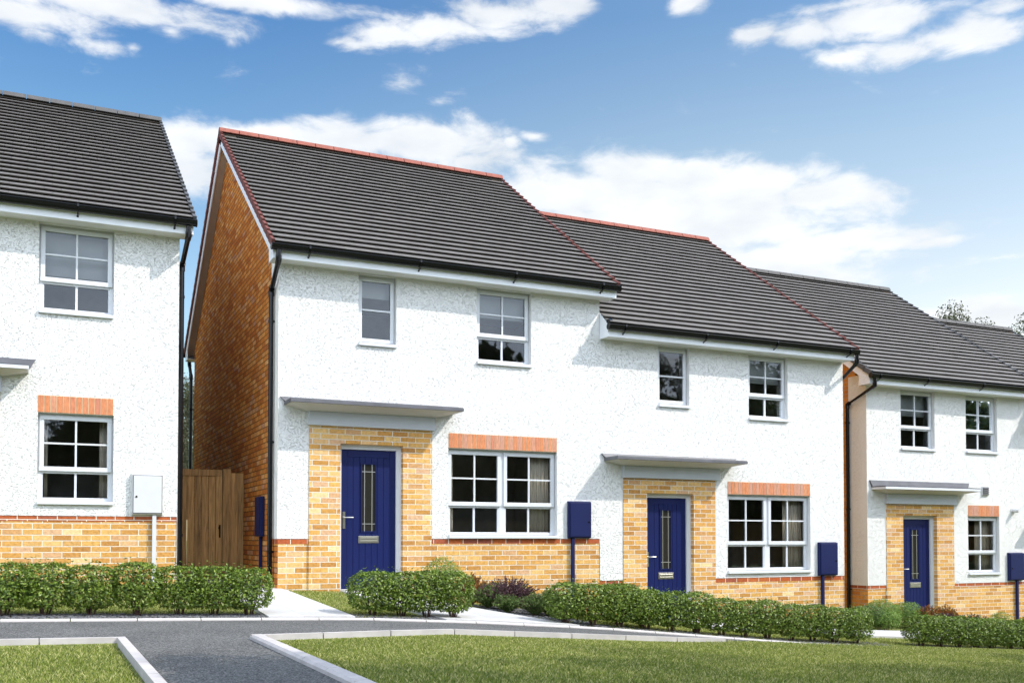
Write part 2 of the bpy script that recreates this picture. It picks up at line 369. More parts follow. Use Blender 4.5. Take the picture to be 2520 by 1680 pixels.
def obj(name, V, Fc, mat, parent=None, attr=None, smooth=False, loc=None):
    me = bpy.data.meshes.new(name)
    me.from_pydata([tuple(v) for v in V], [], [tuple(f) for f in Fc])
    if mat is not None: me.materials.append(mat)
    if attr is not None:
        a = me.attributes.new('tint', 'FLOAT', 'FACE'); a.data.foreach_set('value', np.asarray(attr, dtype=np.float32))
    if smooth: me.polygons.foreach_set('use_smooth', [True] * len(me.polygons))
    me.update()
    o = bpy.data.objects.new(name, me); COL.objects.link(o)
    if parent is not None: o.parent = parent
    if loc is not None: o.location = loc
    return o


def fast_obj(name, V, Fc, mat, parent=None, attr=None, loc=None):
    """V (n,3) and Fc (m,k) numpy arrays, all faces with k corners"""
    me = bpy.data.meshes.new(name)
    n, (m, k) = len(V), Fc.shape
    me.vertices.add(n); me.vertices.foreach_set('co', V.astype(np.float32).ravel())
    me.loops.add(m * k); me.loops.foreach_set('vertex_index', Fc.astype(np.int32).ravel())
    me.polygons.add(m); me.polygons.foreach_set('loop_start', np.arange(0, m * k, k, dtype=np.int32))
    me.update(calc_edges=True)
    me.materials.append(mat)
    if attr is not None:
        a = me.attributes.new('tint', 'FLOAT', 'FACE'); a.data.foreach_set('value', np.asarray(attr, dtype=np.float32))
    o = bpy.data.objects.new(name, me); COL.objects.link(o)
    if parent is not None: o.parent = parent
    if loc is not None: o.location = loc
    return o


def empty(name, label, cat, loc=(0, 0, 0), group=None):
    o = bpy.data.objects.new(name, None); COL.objects.link(o); o.location = loc; o.empty_display_size = .3
    return tag(o, label, cat, group)


def tag(o, label, cat, group=None):
    o['label'] = label; o['category'] = cat
    if group: o['group'] = group
    return o


def structure(o):
    o['kind'] = 'structure'; return o


class MB:
    """collects solid shapes, builds one mesh object"""
    def __init__(s): s.V = []; s.F = []; s.A = []

    def box(s, x0, x1, y0, y1, z0, z1, a=.5):
        n = len(s.V)
        s.V += [(x0, y0, z0), (x1, y0, z0), (x1, y1, z0), (x0, y1, z0), (x0, y0, z1), (x1, y0, z1), (x1, y1, z1), (x0, y1, z1)]
        for f in ((0, 3, 2, 1), (4, 5, 6, 7), (0, 1, 5, 4), (1, 2, 6, 5), (2, 3, 7, 6), (3, 0, 4, 7)): s.F.append([n + i for i in f]); s.A.append(a)
        return s

    def hexa(s, P, a=.5):
        n = len(s.V); s.V += [tuple(p) for p in P]
        for f in ((0, 3, 2, 1), (4, 5, 6, 7), (0, 1, 5, 4), (1, 2, 6, 5), (2, 3, 7, 6), (3, 0, 4, 7)): s.F.append([n + i for i in f]); s.A.append(a)
        return s

    def quad(s, *P, a=.5):
        n = len(s.V); s.V += [tuple(p) for p in P]; s.F.append(list(range(n, n + len(P)))); s.A.append(a); return s

    def tube(s, P, r, k=10, caps=True, a=.5):
        P = [Vector(p) for p in P]; n = len(s.V); m = len(P)
        rr = r if isinstance(r, (list, tuple)) else [r] * m
        up = None
        for i in range(m):
            d = (P[min(i + 1, m - 1)] - P[max(i - 1, 0)]).normalized()
            if up is None:
                up = Vector((1, 0, 0)) if abs(d.x) < .8 else Vector((0, 1, 0))
            x = (up - d * up.dot(d)).normalized(); y = d.cross(x); up = x
            for j in range(k):
                t = 2 * math.pi * j / k
                s.V.append(tuple(P[i] + (x * math.cos(t) + y * math.sin(t)) * rr[i]))
        for i in range(m - 1):
            for j in range(k):
                j2 = (j + 1) % k
                s.F.append([n + i * k + j, n + i * k + j2, n + (i + 1) * k + j2, n + (i + 1) * k + j]); s.A.append(a)
        if caps:
            s.F.append([n + j for j in range(k)][::-1]); s.A.append(a)
            s.F.append([n + (m - 1) * k + j for j in range(k)]); s.A.append(a)
        return s

    def profile(s, prof, x0, x1, a=.5):
        """closed (y,z) outline swept along x"""
        n = len(s.V); k = len(prof)
        for x in (x0, x1):
            for (y, z) in prof: s.V.append((x, y, z))
        for j in range(k):
            j2 = (j + 1) % k
            s.F.append([n + j, n + k + j, n + k + j2, n + j2]); s.A.append(a)
        s.F.append([n + j for j in range(k)]); s.A.append(a)
        s.F.append([n + k + j for j in range(k)][::-1]); s.A.append(a)
        return s

    def build(s, name, mat, parent=None, smooth=False, bevel=0, off=None, attr=False):
        V = s.V if off is None else [(v[0] - off[0], v[1] - off[1], v[2] - off[2]) for v in s.V]
        o = obj(name, V, s.F, mat, parent, attr=s.A if attr else None)
        me = o.data
        bm = bmesh.new(); bm.from_mesh(me); bmesh.ops.recalc_face_normals(bm, faces=bm.faces)
        if bevel > 0:
            bmesh.ops.bevel(bm, geom=list(bm.edges), offset=bevel, segments=2, affect='EDGES', profile=.5)
        bm.to_mesh(me); bm.free()
        if smooth:
            me.polygons.foreach_set('use_smooth', [True] * len(me.polygons))
            try: me.set_sharp_from_angle(angle=R(40))
            except Exception: pass
        me.update()
        return o


def panel(x0, x1, z0, z1, yf, yb, holes, mb=None):
    """wall slab in the XZ plane between y=yf (front) and yb with rectangular holes (x0,x1,z0,z1)"""
    mb = mb or MB()
    xs = sorted({x0, x1, *[min(max(h[0], x0), x1) for h in holes], *[min(max(h[1], x0), x1) for h in holes]})
    zs = sorted({z0, z1, *[min(max(h[2], z0), z1) for h in holes], *[min(max(h[3], z0), z1) for h in holes]})

    def solid(i, j):
        if i < 0 or j < 0 or i >= len(xs) - 1 or j >= len(zs) - 1: return False
        cx, cz = (xs[i] + xs[i + 1]) / 2, (zs[j] + zs[j + 1]) / 2
        return not any(h[0] < cx < h[1] and h[2] < cz < h[3] for h in holes)
    for i in range(len(xs) - 1):
        for j in range(len(zs) - 1):
            if not solid(i, j): continue
            a, b, c, d = xs[i], xs[i + 1], zs[j], zs[j + 1]
            mb.quad((a, yf, c), (b, yf, c), (b, yf, d), (a, yf, d))
            mb.quad((a, yb, c), (a, yb, d), (b, yb, d), (b, yb, c))
            if not solid(i - 1, j): mb.quad((a, yf, c), (a, yf, d), (a, yb, d), (a, yb, c))
            if not solid(i + 1, j): mb.quad((b, yf, c), (b, yb, c), (b, yb, d), (b, yf, d))
            if not solid(i, j - 1): mb.quad((a, yf, c), (a, yb, c), (b, yb, c), (b, yf, c))
            if not solid(i, j + 1): mb.quad((a, yf, d), (b, yf, d), (b, yb, d), (a, yb, d))
    return mb


# ------------------------------------------------------------------ terrain
def lerp_tab(t, x):
    return float(np.interp(x, [p[0] for p in t], [p[1] for p in t]))


G_FAC = [(-14, .62), (-6, .28), (-1.3, .06), (0, .0), (.87, -.045), (2.2, -.16), (5.1, -.50), (6.4, -.62), (10, -.80), (11.3, -.84), (14, -1.08), (20, -1.5)]
G_KERB = [(-14, .22), (-3.3, -.05), (-1, -.114), (.17, -.152), (1.64, -.245), (3.14, -.366), (3.83, -.437), (6.17, -.68), (11, -1.06), (20, -1.7)]
G_NEAR = [(-14, .2), (-3.3, -.05), (-1.37, -.092), (.23, -.105), (1.07, -.165), (2.88, -.294), (5.0, -.445), (7.7, -.625), (12, -.93), (20, -1.45)]


def hgt(x, y):
    gf, gk, gn = lerp_tab(G_FAC, x), lerp_tab(G_KERB, x), lerp_tab(G_NEAR, x)
    if y >= -.2: return gf
    if y >= -3.4: return gk + (gf - gk) * (y + 3.4) / 3.2
    if y >= -5.6: return gn + (gk - gn) * (y + 5.6) / 2.2
    return gn


LAWN_DROP = .032


def on_tarmac(x, y):
    return (-5.57 < y < -3.43 and x < 26) or (-2.36 < x < -1.43 and y < -5.5)


def build_terrain():
    xs = sorted(set(np.round(np.concatenate([np.linspace(-700, -40, 8), np.linspace(-40, -8, 14), np.arange(-8, 14, .25), np.linspace(14, 40, 14), np.linspace(40, 900, 8), [-2.38, -1.41]]), 3)))
    ys = sorted(set(np.round(np.concatenate([np.linspace(-400, -30, 7), np.linspace(-30, -9, 10), np.arange(-9, 1, .25), np.linspace(1, 30, 12), np.linspace(30, 1200, 9), [-3.4, -3.45, -5.55, -5.6]]), 3)))
    V = []; F = []
    for y in ys:
        for x in xs:
            z = hgt(x, y) - .012
            if on_tarmac(x, y): z -= .05
            elif y < -5.63: z -= LAWN_DROP * max(0, min(1, (3.6 - x) / 1.2))
            V.append((x, y, z))
    nx = len(xs)
    for j in range(len(ys) - 1):
        for i in range(nx - 1):
            F.append((j * nx + i, j * nx + i + 1, (j + 1) * nx + i + 1, (j + 1) * nx + i))
    structure(obj('ground', V, F, MATS['turf']))


build_terrain()


def strip(name, pts, mat, dz=.0, sub=.2):
    """ground sheet following the terrain; pts = list of (xa,xb,y) rows"""
    V = []; F = []
    rows = []
    for i in range(len(pts) - 1):
        a, b = pts[i], pts[i + 1]
        n = max(1, int(abs(b[2] - a[2]) / sub))
        for k in range(n):
            t = k / n; rows.append([a[j] + (b[j] - a[j]) * t for j in range(3)])
    rows.append(list(pts[-1]))
    m = max(2, int(max(r[1] - r[0] for r in rows) / sub))
    for r in rows:
        for k in range(m + 1):
            x = r[0] + (r[1] - r[0]) * k / m
            V.append((x, r[2], hgt(x, r[2]) + dz))
    for j in range(len(rows) - 1):
        for k in range(m):
            F.append((j * (m + 1) + k, j * (m + 1) + k + 1, (j + 1) * (m + 1) + k + 1, (j + 1) * (m + 1) + k))
    return structure(obj(name, V, F, mat))


strip('footpath', [(-12, 26, -5.58), (-12, 26, -3.42)], MATS['asphalt'], -.02)
strip('footpath', [(-2.36, -1.43, -14.5), (-2.36, -1.43, -5.58)], MATS['asphalt'], -.02)


def slab_path(name, pts, dz=.012, th=.05):
    o = strip(name, pts, MATS['paving'], dz)
    md = o.modifiers.new('solid', 'SOLIDIFY'); md.thickness = th; md.offset = 1 if False else -1
    return o


slab_path('paved_path', [(-.82, .10, -3.39), (-.82, .06, -.3), (-.86, -.04, 3.0)], .02)
slab_path('paved_path', [(1.15, 2.85, -3.39), (1.0, 2.30, -1.9), (.87, 1.95, -1.0), (.87, 1.86, -.03)], .02)
slab_path('paved_path', [(8.0, 12.4, -2.10), (8.0, 13.1, -1.25)], .02)
slab_path('paved_path', [(5.99, 6.95, -1.8), (5.99, 6.95, -.03)], .02)


def kerb(name, pts, w=.055, top=.012, bot=-.14, seg=.60, side=1):
    """edging stones of 0.6 m laid along a polyline of (x,y); chamfered towards the tarmac"""
    mb = MB()
    for i in range(len(pts) - 1):
        a, b = Vector(pts[i]), Vector(pts[i + 1]); L = (b - a).length; d = (b - a) / L; n = Vector((-d.y, d.x)) * side
        k = max(1, round(L / seg)); st = L / k
        for j in range(k):
            g = .005
            p0, p1 = a + d * (j * st + g), a + d * ((j + 1) * st - g)
            P = []
            for q in (p0, p1):
                h = hgt(q.x, q.y)
                prof = [(0, bot), (w, bot), (w, top), (.018, top), (.0, top - .016)]
                P.append([(q.x + n.x * t, q.y + n.y * t, h + z) for t, z in prof])
            c = len(mb.V); mb.V += P[0] + P[1]
            for e in range(5):
                e2 = (e + 1) % 5; mb.F.append([c + e, c + e2, c + 5 + e2, c + 5 + e]); mb.A.append(0)
            mb.F.append([c + e for e in range(5)]); mb.F.append([c + 5 + e for e in range(5)][::-1]); mb.A += [0, 0]
    return structure(mb.build(name, MATS['kerb_stone']))


kerb('kerb', [(-9.3, -3.42), (8.1, -3.42)], top=.006, side=1)
kerb('kerb', [(-9.0, -5.58), (-2.37, -5.58)], top=.02, side=-1, w=.075)
kerb('kerb', [(-2.36, -5.58), (-2.36, -14.4)], top=.02, side=-1, w=.075)
kerb('kerb', [(-1.43, -5.60), (3.25, -5.60)], top=.02, side=-1, w=.07)
kerb('kerb', [(-1.43, -5.60), (-1.43, -14.4)], top=.02, side=1, w=.09)

# ------------------------------------------------------------------ windows and doors


def window(parent, x0, x1, z0, z1, Y, kind='sash', label=None):
    """opening x0..x1, z0 (underside of sill)..z1 in a wall whose face is at y=Y. frame (> sash, glazing_bars, pane, sill)"""
    yf = Y + .085; sh = .05
    zb = z0 + sh
    fr = MB(); ft = .045
    fr.box(x0, x1, yf, yf + .06, z1 - ft, z1).box(x0, x1, yf, yf + .06, zb, zb + .03)
    fr.box(x0, x0 + ft, yf, yf + .06, zb + .03, z1 - ft).box(x1 - ft, x1, yf, yf + .06, zb + .03, z1 - ft)
    units = []
    if kind == 'double':
        c = (x0 + x1) / 2; fr.box(c - .045, c + .045, yf, yf + .06, zb + .03, z1 - ft)
        units = [(x0 + .02, c - .025), (c + .025, x1 - .02)]
    else: units = [(x0 + .02, x1 - .02)]
    f = fr.build('window', M_white, parent, bevel=.004)
    if label: f['label'] = label
    s = MB(); bars = MB(); pn = MB()
    for (a, b) in units:
        if kind == 'casement':
            t = .05; za, zz = zb + .025, z1 - .035
            s.box(a, b, yf - .018, yf + .03, zz - t, zz).box(a, b, yf - .018, yf + .03, za, za + t).box(a, a + t, yf - .018, yf + .03, za + t, zz - t).box(b - t, b, yf - .018, yf + .03, za + t, zz - t)
            m = (za + zz) / 2
            bars.box(a + t, b - t, yf - .008, yf + .02, m - .012, m + .012)
            pn.quad((a + t, yf + .012, za + t), (b - t, yf + .012, za + t), (b - t, yf + .012, zz - t), (a + t, yf + .012, zz - t))
            continue
        H = z1 - zb; mr = zb + H * .34          # meeting rail height
        t = .055; c = (a + b) / 2
        # upper sash stands proud, lower light set back
        top = z1 - .03
        s.box(a, b, yf - .022, yf + .028, top - t, top).box(a - .004, b + .004, yf - .028, yf + .028, mr, mr + .06)
        s.box(a, a + t, yf - .022, yf + .028, mr + .06, top - t).box(b - t, b, yf - .022, yf + .028, mr + .06, top - t)
        m = (mr + .06 + top - t) / 2
        bars.box(a + t, c - .012, yf - .01, yf + .02, m - .011, m + .011).box(c + .012, b - t, yf - .01, yf + .02, m - .011, m + .011)
        bars.box(c - .012, c + .012, yf - .012, yf + .02, mr + .06, top - t)
        pn.quad((a + t, yf + .008, mr + .06), (b - t, yf + .008, mr + .06), (b - t, yf + .008, top - t), (a + t, yf + .008, top - t))
        # lower light
        s.box(a + .02, b - .02, yf + .004, yf + .04, mr - .028, mr - .001)
        s.box(a + .02, b - .02, yf + .004, yf + .04, zb + .03, zb + .045)
        s.box(a + .02, a + .045, yf + .004, yf + .04, zb + .045, mr - .028).box(b - .045, b - .02, yf + .004, yf + .04, zb + .045, mr - .028)
        bars.box(c - .014, c + .014, yf + .01, yf + .036, zb + .045, mr - .028)
        pn.quad((a + .045, yf + .028, zb + .045), (b - .045, yf + .028, zb + .045), (b - .045, yf + .028, mr - .028), (a + .045, yf + .028, mr - .028))
    s.build('sash', M_white, f, bevel=.004); bars.build('glazing_bars', M_white, f)
    pn.build('pane', M_glass, f)
    sl = MB(); sl.hexa([(x0 - .01, Y - .045, z0), (x1 + .01, Y - .045, z0), (x1 + .01, yf + .03, z0 + .004), (x0 - .01, yf + .03, z0 + .004), (x0 - .01, Y - .045, z0 + .036), (x1 + .01, Y - .045, z0 + .036), (x1 + .01, yf + .03, zb + .002), (x0 - .01, yf + .03, zb + .002)])
    # cut the horns: keep the sill inside the opening and let only its nose stand proud
    sl = MB(); sl.box(x0, x1, Y - .04, yf + .03, z0 + .001, z0 + .045)
    sl.build('sill', M_white, f, bevel=.005)
    return f


def front_door(parent, x0, x1, z0, z1, Y):
    """door in an opening whose brick face is at y=Y"""
    yf = Y + .10
    lw = .058
    a, b, zt, zb = x0 + .045, x1 - .075, z1 - .072, z0 + .05
    W, H = b - a, zt - zb
    yl = yf + .03
    leaf = MB()
    st = .085 * W / .775 * 1.0
    leaf.box(a, b, yl + .012, yl + .05, zb, zt)                      # core
    gx0, gx1 = a + .36 * W, a + .645 * W
    gz1, gz0 = zt - .205, zt - 1.165
    # stiles and rails
    leaf.box(a, a + st, yl, yl + .012, zb, zt).box(b - st, b, yl, yl + .012, zb, zt)
    leaf.box(a + st + .004, b - st - .004, yl, yl + .012, zt - .10, zt).box(a + st + .004, b - st - .004, yl, yl + .012, zb, zb + .085)
    n = 7; pw = (W - 2 * st) / n
    for i in range(n):
        p0, p1 = a + st + i * pw + .003, a + st + (i + 1) * pw - .003
        z_lo, z_hi = zb + .089, zt - .104
        if p1 < gx0 or p0 > gx1:
            leaf.box(p0, p1, yl + .002, yl + .012, z_lo, z_hi)
        else:
            leaf.box(p0, p1, yl + .002, yl + .012, gz1 + .02, z_hi).box(p0, p1, yl + .002, yl + .012, z_lo, gz0 - .02)
            if p0 < gx0 - .006: leaf.box(p0, gx0 - .006, yl + .002, yl + .012, gz0 - .02, gz1 + .02)
            if p1 > gx1 + .006: leaf.box(gx1 + .006, p1, yl + .002, yl + .012, gz0 - .02, gz1 + .02)
    # raised moulding round the glass
    leaf.box(gx0, gx1, yl - .008, yl + .012, gz1, gz1 + .018).box(gx0, gx1, yl - .008, yl + .012, gz0 - .018, gz0)
    leaf.box(gx0, gx0 + .016, yl - .008, yl + .012, gz0, gz1).box(gx1 - .016, gx1, yl - .008, yl + .012, gz0, gz1)
    d = leaf.build('front_door', M_blue, parent)
    fr = MB()
    fr.box(x0, a - .004, yf, yf + .08, z0, z1).box(b + .004, x1, yf, yf + .08, z0, z1).box(a - .004, b + .004, yf, yf + .08, zt + .004, z1)
    fr.box(x0, x0 + .02, yf - .012, yf, z0, z1).box(x1 - .02, x1, yf - .012, yf, z0, z1).box(x0 + .02, x1 - .02, yf - .012, yf, z1 - .022, z1)
    fr.build('door_frame', M_white, d)
    MB().box(a - .004, b + .004, yf - .03, yf + .08, z0, z0 + .045).build('threshold', M_silver, d, bevel=.004)
    g0, g1 = gx0 + .016, gx1 - .016
    MB().box(g0, g1, yl + .003, yl + .0115, gz0, gz1).build('door_glass', M_doorglass, d)
    ld = MB(); t = .0045; yy = yl - .001
    w_ = g1 - g0
    for fx in (.20, .76): ld.box(g0 + w_ * fx - t, g0 + w_ * fx + t, yy, yy + .003, gz0, gz1)
    for zz in (gz1 - .105, gz0 + .105): ld.box(g0, g1, yy - .001, yy + .0015, zz - t, zz + t)
    ld.build('lead_strips', M_silver, d)
    hd = MB(); hx = a + .042
    hd.box(hx - .019, hx + .019, yl - .012, yl - .001, zt - 1.13, zt - .89)
    hd.tube([(hx, yl - .012, zt - .972), (hx, yl - .055, zt - .972), (hx + .02, yl - .058, zt - .972), (hx + .125, yl - .058, zt - .970)], .0085, 8)
    hd.tube([(hx, yl - .012, zt - 1.075), (hx, yl - .024, zt - 1.075)], .012, 10)
    hd.build('handle', M_steel, d, smooth=True)
    lb = MB(); lx0, lx1, lz1, lz0 = a + .315 * W, a + .69 * W, zt - 1.235, zt - 1.335
    lb.box(lx0, lx1, yl - .008, yl + .001, lz0, lz1).box(lx0 + .022, lx1 - .022, yl - .014, yl - .0085, lz0 + .024, lz1 - .022).box(lx0 + .022, lx1 - .022, yl - .018, yl - .0145, lz0 + .024, lz0 + .036)
    lb.build('letterbox', M_steel, d, bevel=.002)
    return d


m, N, L, b = newmat('door_glass')
b.inputs['Base Color'].default_value = (.022, .021, .018, 1); b.inputs['Roughness'].default_value = .08; b.inputs['Specular IOR Level'].default_value = .35
_tc = N.new('ShaderNodeTexCoord'); _nz = N.new('ShaderNodeTexNoise'); _nz.inputs['Scale'].default_value = 6; L.new(_tc.outputs['Object'], _nz.inputs[0])
_bp = N.new('ShaderNodeBump'); _bp.inputs['Strength'].default_value = .12; _bp.inputs['Distance'].default_value = .01; L.new(_nz.outputs[0], _bp.inputs['Height']); L.new(_bp.outputs[0], b.inputs['Normal'])
M_doorglass = m


def canopy(parent, bx0, bx1, bz0, bz1, Y, variant):
    """flat porch canopy above a header board spanning bx0..bx1"""
    x0, x1 = bx0 - .334, bx1 + .312
    zs = bz1 + .067; th = .042; P = .42 if variant == 'lead' else .36
    MB().box(bx0, bx1, Y - .075, Y + .01, bz0, bz1 - .002).build('header_board', M_board, parent, bevel=.004)
    sl = MB(); sl.box(x0, x1, Y - P, Y + .0, zs, zs + th)
    if variant == 'lead': sl.box(x0 + .006, x1 - .006, Y - P + .012, Y, zs + th, zs + th + .012)
    c = sl.build('canopy', M_lead if variant == 'lead' else M_white, parent, bevel=.003)
    # hopper-shaped underside
    e = .012
    u = MB()
    T = [(x0 + e, Y - P + e, zs - .002), (x1 - e, Y - P + e, zs - .002), (x1 - e, Y - .001, zs - .002), (x0 + e, Y - .001, zs - .002)]
    Bq = [(bx0, Y - .073, bz1), (bx1, Y - .073, bz1), (bx1, Y - .001, bz1), (bx0, Y - .001, bz1)]
    u.hexa([Bq[0], Bq[1], Bq[2], Bq[3], T[0], T[1], T[2], T[3]])
    u.build('canopy_underside', M_under, c)
    hp = .10 if variant == 'lead' else .165
    z0p = zs + th + (.012 if variant == 'lead' else .0)
    pz = zs + hp + .015
    p = MB(); p.hexa([(x0 + .0, Y - .05, z0p), (x1, Y - .05, z0p), (x1, Y, z0p), (x0, Y, z0p), (x0 - .055, Y - .022, pz), (x1 + .08, Y - .022, pz), (x1 + .08, Y, pz), (x0 - .055, Y, pz)])
    p.build('flashing', M_lead, c)
    if variant != 'lead':
        q = MB(); q.box(x0 + .004, x1 - .004, Y - P + .01, Y - .052, z0p + .0, z0p + .022)
        for xx in (x0 + .55, x1 - .62): q.box(xx, xx + .28, Y - .20, Y - .06, z0p + .022, z0p + .04)
        q.build('lead_top', M_lead, c)
    return c


def meter_box(parent, x0, x1, z0, z1, Y, mat, lock_left, zground, pipe_x):
    d = .062
    mb = MB(); mb.hexa([(x0, Y - d, z0 + .012), (x1, Y - d, z0 + .012), (x1 + .004, Y, z0), (x0 - .004, Y, z0), (x0, Y - d, z1 - .012), (x1, Y - d, z1 - .012), (x1 + .004, Y, z1), (x0 - .004, Y, z1)])
    o = mb.build('meter_box', mat, parent, bevel=.006)
    MB().box(x0 + .018, x1 - .014, Y - d - .012, Y - d - .004, z0 + .03, z1 - .03).build('box_door', mat, o, bevel=.003)
    MB().box(x0 + .009, x1 - .005, Y - d - .0035, Y - d + .003, z0 + .021, z1 - .021).build('box_gasket', M_lead if mat is M_whitebox else M_navy, o)
    lx = x0 + .055 if lock_left else x1 - .05; d += .003
    lz = z0 + (z1 - z0) * .44
    MB().tube([(lx, Y - d - .0085, lz), (lx, Y - d - .014, lz)], .014, 12).build('lock', M_black, o)
    MB().box(pipe_x - .026, pipe_x + .026, Y - .045, Y - .003, zground - .1, z0 + .001).build('conduit', mat, o, bevel=.004)
    return o


def lintel(parent, x0, x1, z0, z1, Y):
    """soldier course of red bricks on end"""
    n = round((x1 - x0) / .0765); w = (x1 - x0) / n
    mb = MB()
    for i in range(n):
        mb.box(x0 + i * w + .0055, x0 + (i + 1) * w - .0055, Y - .006, Y + .05, z0 + .004, z1 - .006, a=random.random())
    o = mb.build('lintel', M_soldier, parent, attr=True)
    MB().box(x0, x1, Y - .001, Y + .06, z0, z1).build('mortar', M_mortar, o)
    return o


M_mortar = simple('mortar', (.60, .50, .32), .95, noise=.1)
m, N, L, b = newmat('soldier_brick')
_at = N.new('ShaderNodeAttribute'); _at.attribute_name = 'tint'
_cr = N.new('ShaderNodeValToRGB'); L.new(_at.outputs['Fac'], _cr.inputs[0])
for _i, _c in enumerate(SOLD):
    _e = _cr.color_ramp.elements[0] if _i == 0 else (_cr.color_ramp.elements[-1] if _i == 1 else _cr.color_ramp.elements.new(_i / 7))
    _e.color = (*_c, 1)
_g = N.new('ShaderNodeNewGeometry'); _mp = N.new('ShaderNodeMapping'); _mp.inputs['Scale'].default_value = (60, 60, 14); L.new(_g.outputs['Position'], _mp.inputs[0])
_nz = N.new('ShaderNodeTexNoise'); _nz.inputs['Scale'].default_value = 1; _nz.inputs['Detail'].default_value = 4; L.new(_mp.outputs[0], _nz.inputs[0])
_mr = N.new('ShaderNodeMapRange'); L.new(_nz.outputs[0], _mr.inputs[0]); _mr.inputs['From Min'].default_value = .3; _mr.inputs['From Max'].default_value = .7; _mr.inputs['To Min'].default_value = .75; _mr.inputs['To Max'].default_value = 1.2
_mu = N.new('ShaderNodeMixRGB'); _mu.blend_type = 'MULTIPLY'; _mu.inputs[0].default_value = 1; L.new(_cr.outputs[0], _mu.inputs[1]); L.new(_mr.outputs[0], _mu.inputs[2])
L.new(_mu.outputs[0], b.inputs['Base Color']); b.inputs['Roughness'].default_value = .85
M_soldier = m


def roof(parent, xa, xb, Y, depth, z_eave, z_ridge, verge_mat, ridge_mat, left_verge=True, right_verge=True):
    """tiled duplex roof; z_eave = top of tiles' lowest edge, eaves at Y-.345"""
    ye = Y - .345; yr = Y + depth / 2; run = yr - ye; rise = z_ridge - .05 - z_eave
    Lr = math.hypot(run, rise); ca, sa = run / Lr, rise / Lr
    rows = 27; g = Lr / rows; tw = .205; th = .020
    V = []; F = []; A = []

    def pt(x, s, t, side):
        """s distance up the slope from the eave edge, t height above slope plane"""
        y = ye + ca * s - sa * t; z = z_eave + sa * s + ca * t
        if side: y = 2 * yr - y
        return (x, y, z)
    for side in (0, 1):
        for r in range(rows):
            s0 = r * g; s1 = min(Lr, (r + 1) * g + .055)
            x = xa - (tw / 2 if r % 2 else 0)
            while x < xb - .001:
                a_, b_ = max(x, xa) + .0018, min(x + tw, xb) - .0018
                if b_ - a_ > .01:
                    dz = random.uniform(-.0008, .0008); tl = 0.0
                    lo, hi = .0 + dz, -.047
                    n = len(V)
                    V += [pt(a_, s0, lo + .0, side), pt(b_, s0, lo, side), pt(b_, s1, hi + tl, side), pt(a_, s1, hi + tl, side),
                          pt(a_, s0 + .012, lo - th, side), pt(b_, s0 + .012, lo - th, side), pt(b_, s1, hi - .018, side), pt(a_, s1, hi - .018, side)]
                    q = random.random()
                    for f in ((0, 1, 2, 3), (0, 4, 5, 1), (0, 3, 7, 4), (1, 5, 6, 2), (4, 7, 6, 5)):
                        F.append([n + i for i in (f if side == 0 else f[::-1])]); A.append(q)
                x += tw
        # dark underlay
        n = len(V); V += [pt(xa, 0.03, -.082, side), pt(xb, 0.03, -.082, side), pt(xb, Lr, -.082, side), pt(xa, Lr, -.082, side)]
        F.append([n, n + 1, n + 2, n + 3]); A.append(0)
    rf = obj('roof', V, F, M_tile, parent, attr=A)
    # ridge tiles: half-round caps
    mb = MB(); L_ = xb - xa; k = round(L_ / .345); st = L_ / k
    for i in range(k):
        x0 = xa - .012 + i * st + .006; x1 = xa - .012 + (i + 1) * st - .006 + (.024 if i == k - 1 else 0)
        prof = []
        for j in range(9):
            t = math.pi * (j / 8 * .76 + .12)
            prof.append((yr - .105 * math.cos(t), z_ridge - .120 + .115 * math.sin(t)))
        prof = [(yr - .112, z_ridge - .105)] + prof + [(yr + .112, z_ridge - .105)]
        mb.profile(prof, x0, x1)
    mb.build('ridge_tiles', ridge_mat, rf, smooth=True)
    # dry verge units stepping down each rake
    for want, xv, sg in ((left_verge, xa, -1), (right_verge, xb, 1)):
        if not want: continue
        mb = MB()
        for side in (0, 1):
            for r in range(rows):
                s0 = r * g - .012; s1 = (r + 1) * g + .005
                xo = xv + sg * .012; xi = xv - sg * .032
                lo, hi = .018, -.014
                P = [pt(xo, s0, lo - .100, side), pt(xi, s0, lo - .100, side), pt(xi, s1, hi - .082, side), pt(xo, s1, hi - .082, side),
                     pt(xo, s0, lo, side), pt(xi, s0, lo, side), pt(xi, s1, hi, side), pt(xo, s1, hi, side)]
                mb.hexa(P)
        mb.build('verge_tiles', verge_mat, rf)
    return rf, (ye, yr, ca, sa, Lr, z_eave)


def tri_wall(parent, name, X, Y0, Y1, z0, z_e, z_r, mat, thick, sgn, ext=0):
    """gable wall in the YZ plane with its outer face at x=X, body towards sgn"""
    ym = (Y0 + Y1) / 2
    P = [(Y0, z0), (Y1, z0), (Y1, z_e), (ym, z_r), (Y0, z_e)]
    mb = MB(); n = len(P)
    mb.V += [(X, y, z) for y, z in P] + [(X + sgn * thick, y, z) for y, z in P]
    mb.F.append(list(range(n))); mb.F.append([n + i for i in range(n)][::-1]); mb.A += [0, 0]
    for i in range(n):
        j = (i + 1) % n; mb.F.append([i, n + i, n + j, j]); mb.A.append(0)
    return mb.build(name, mat, parent)


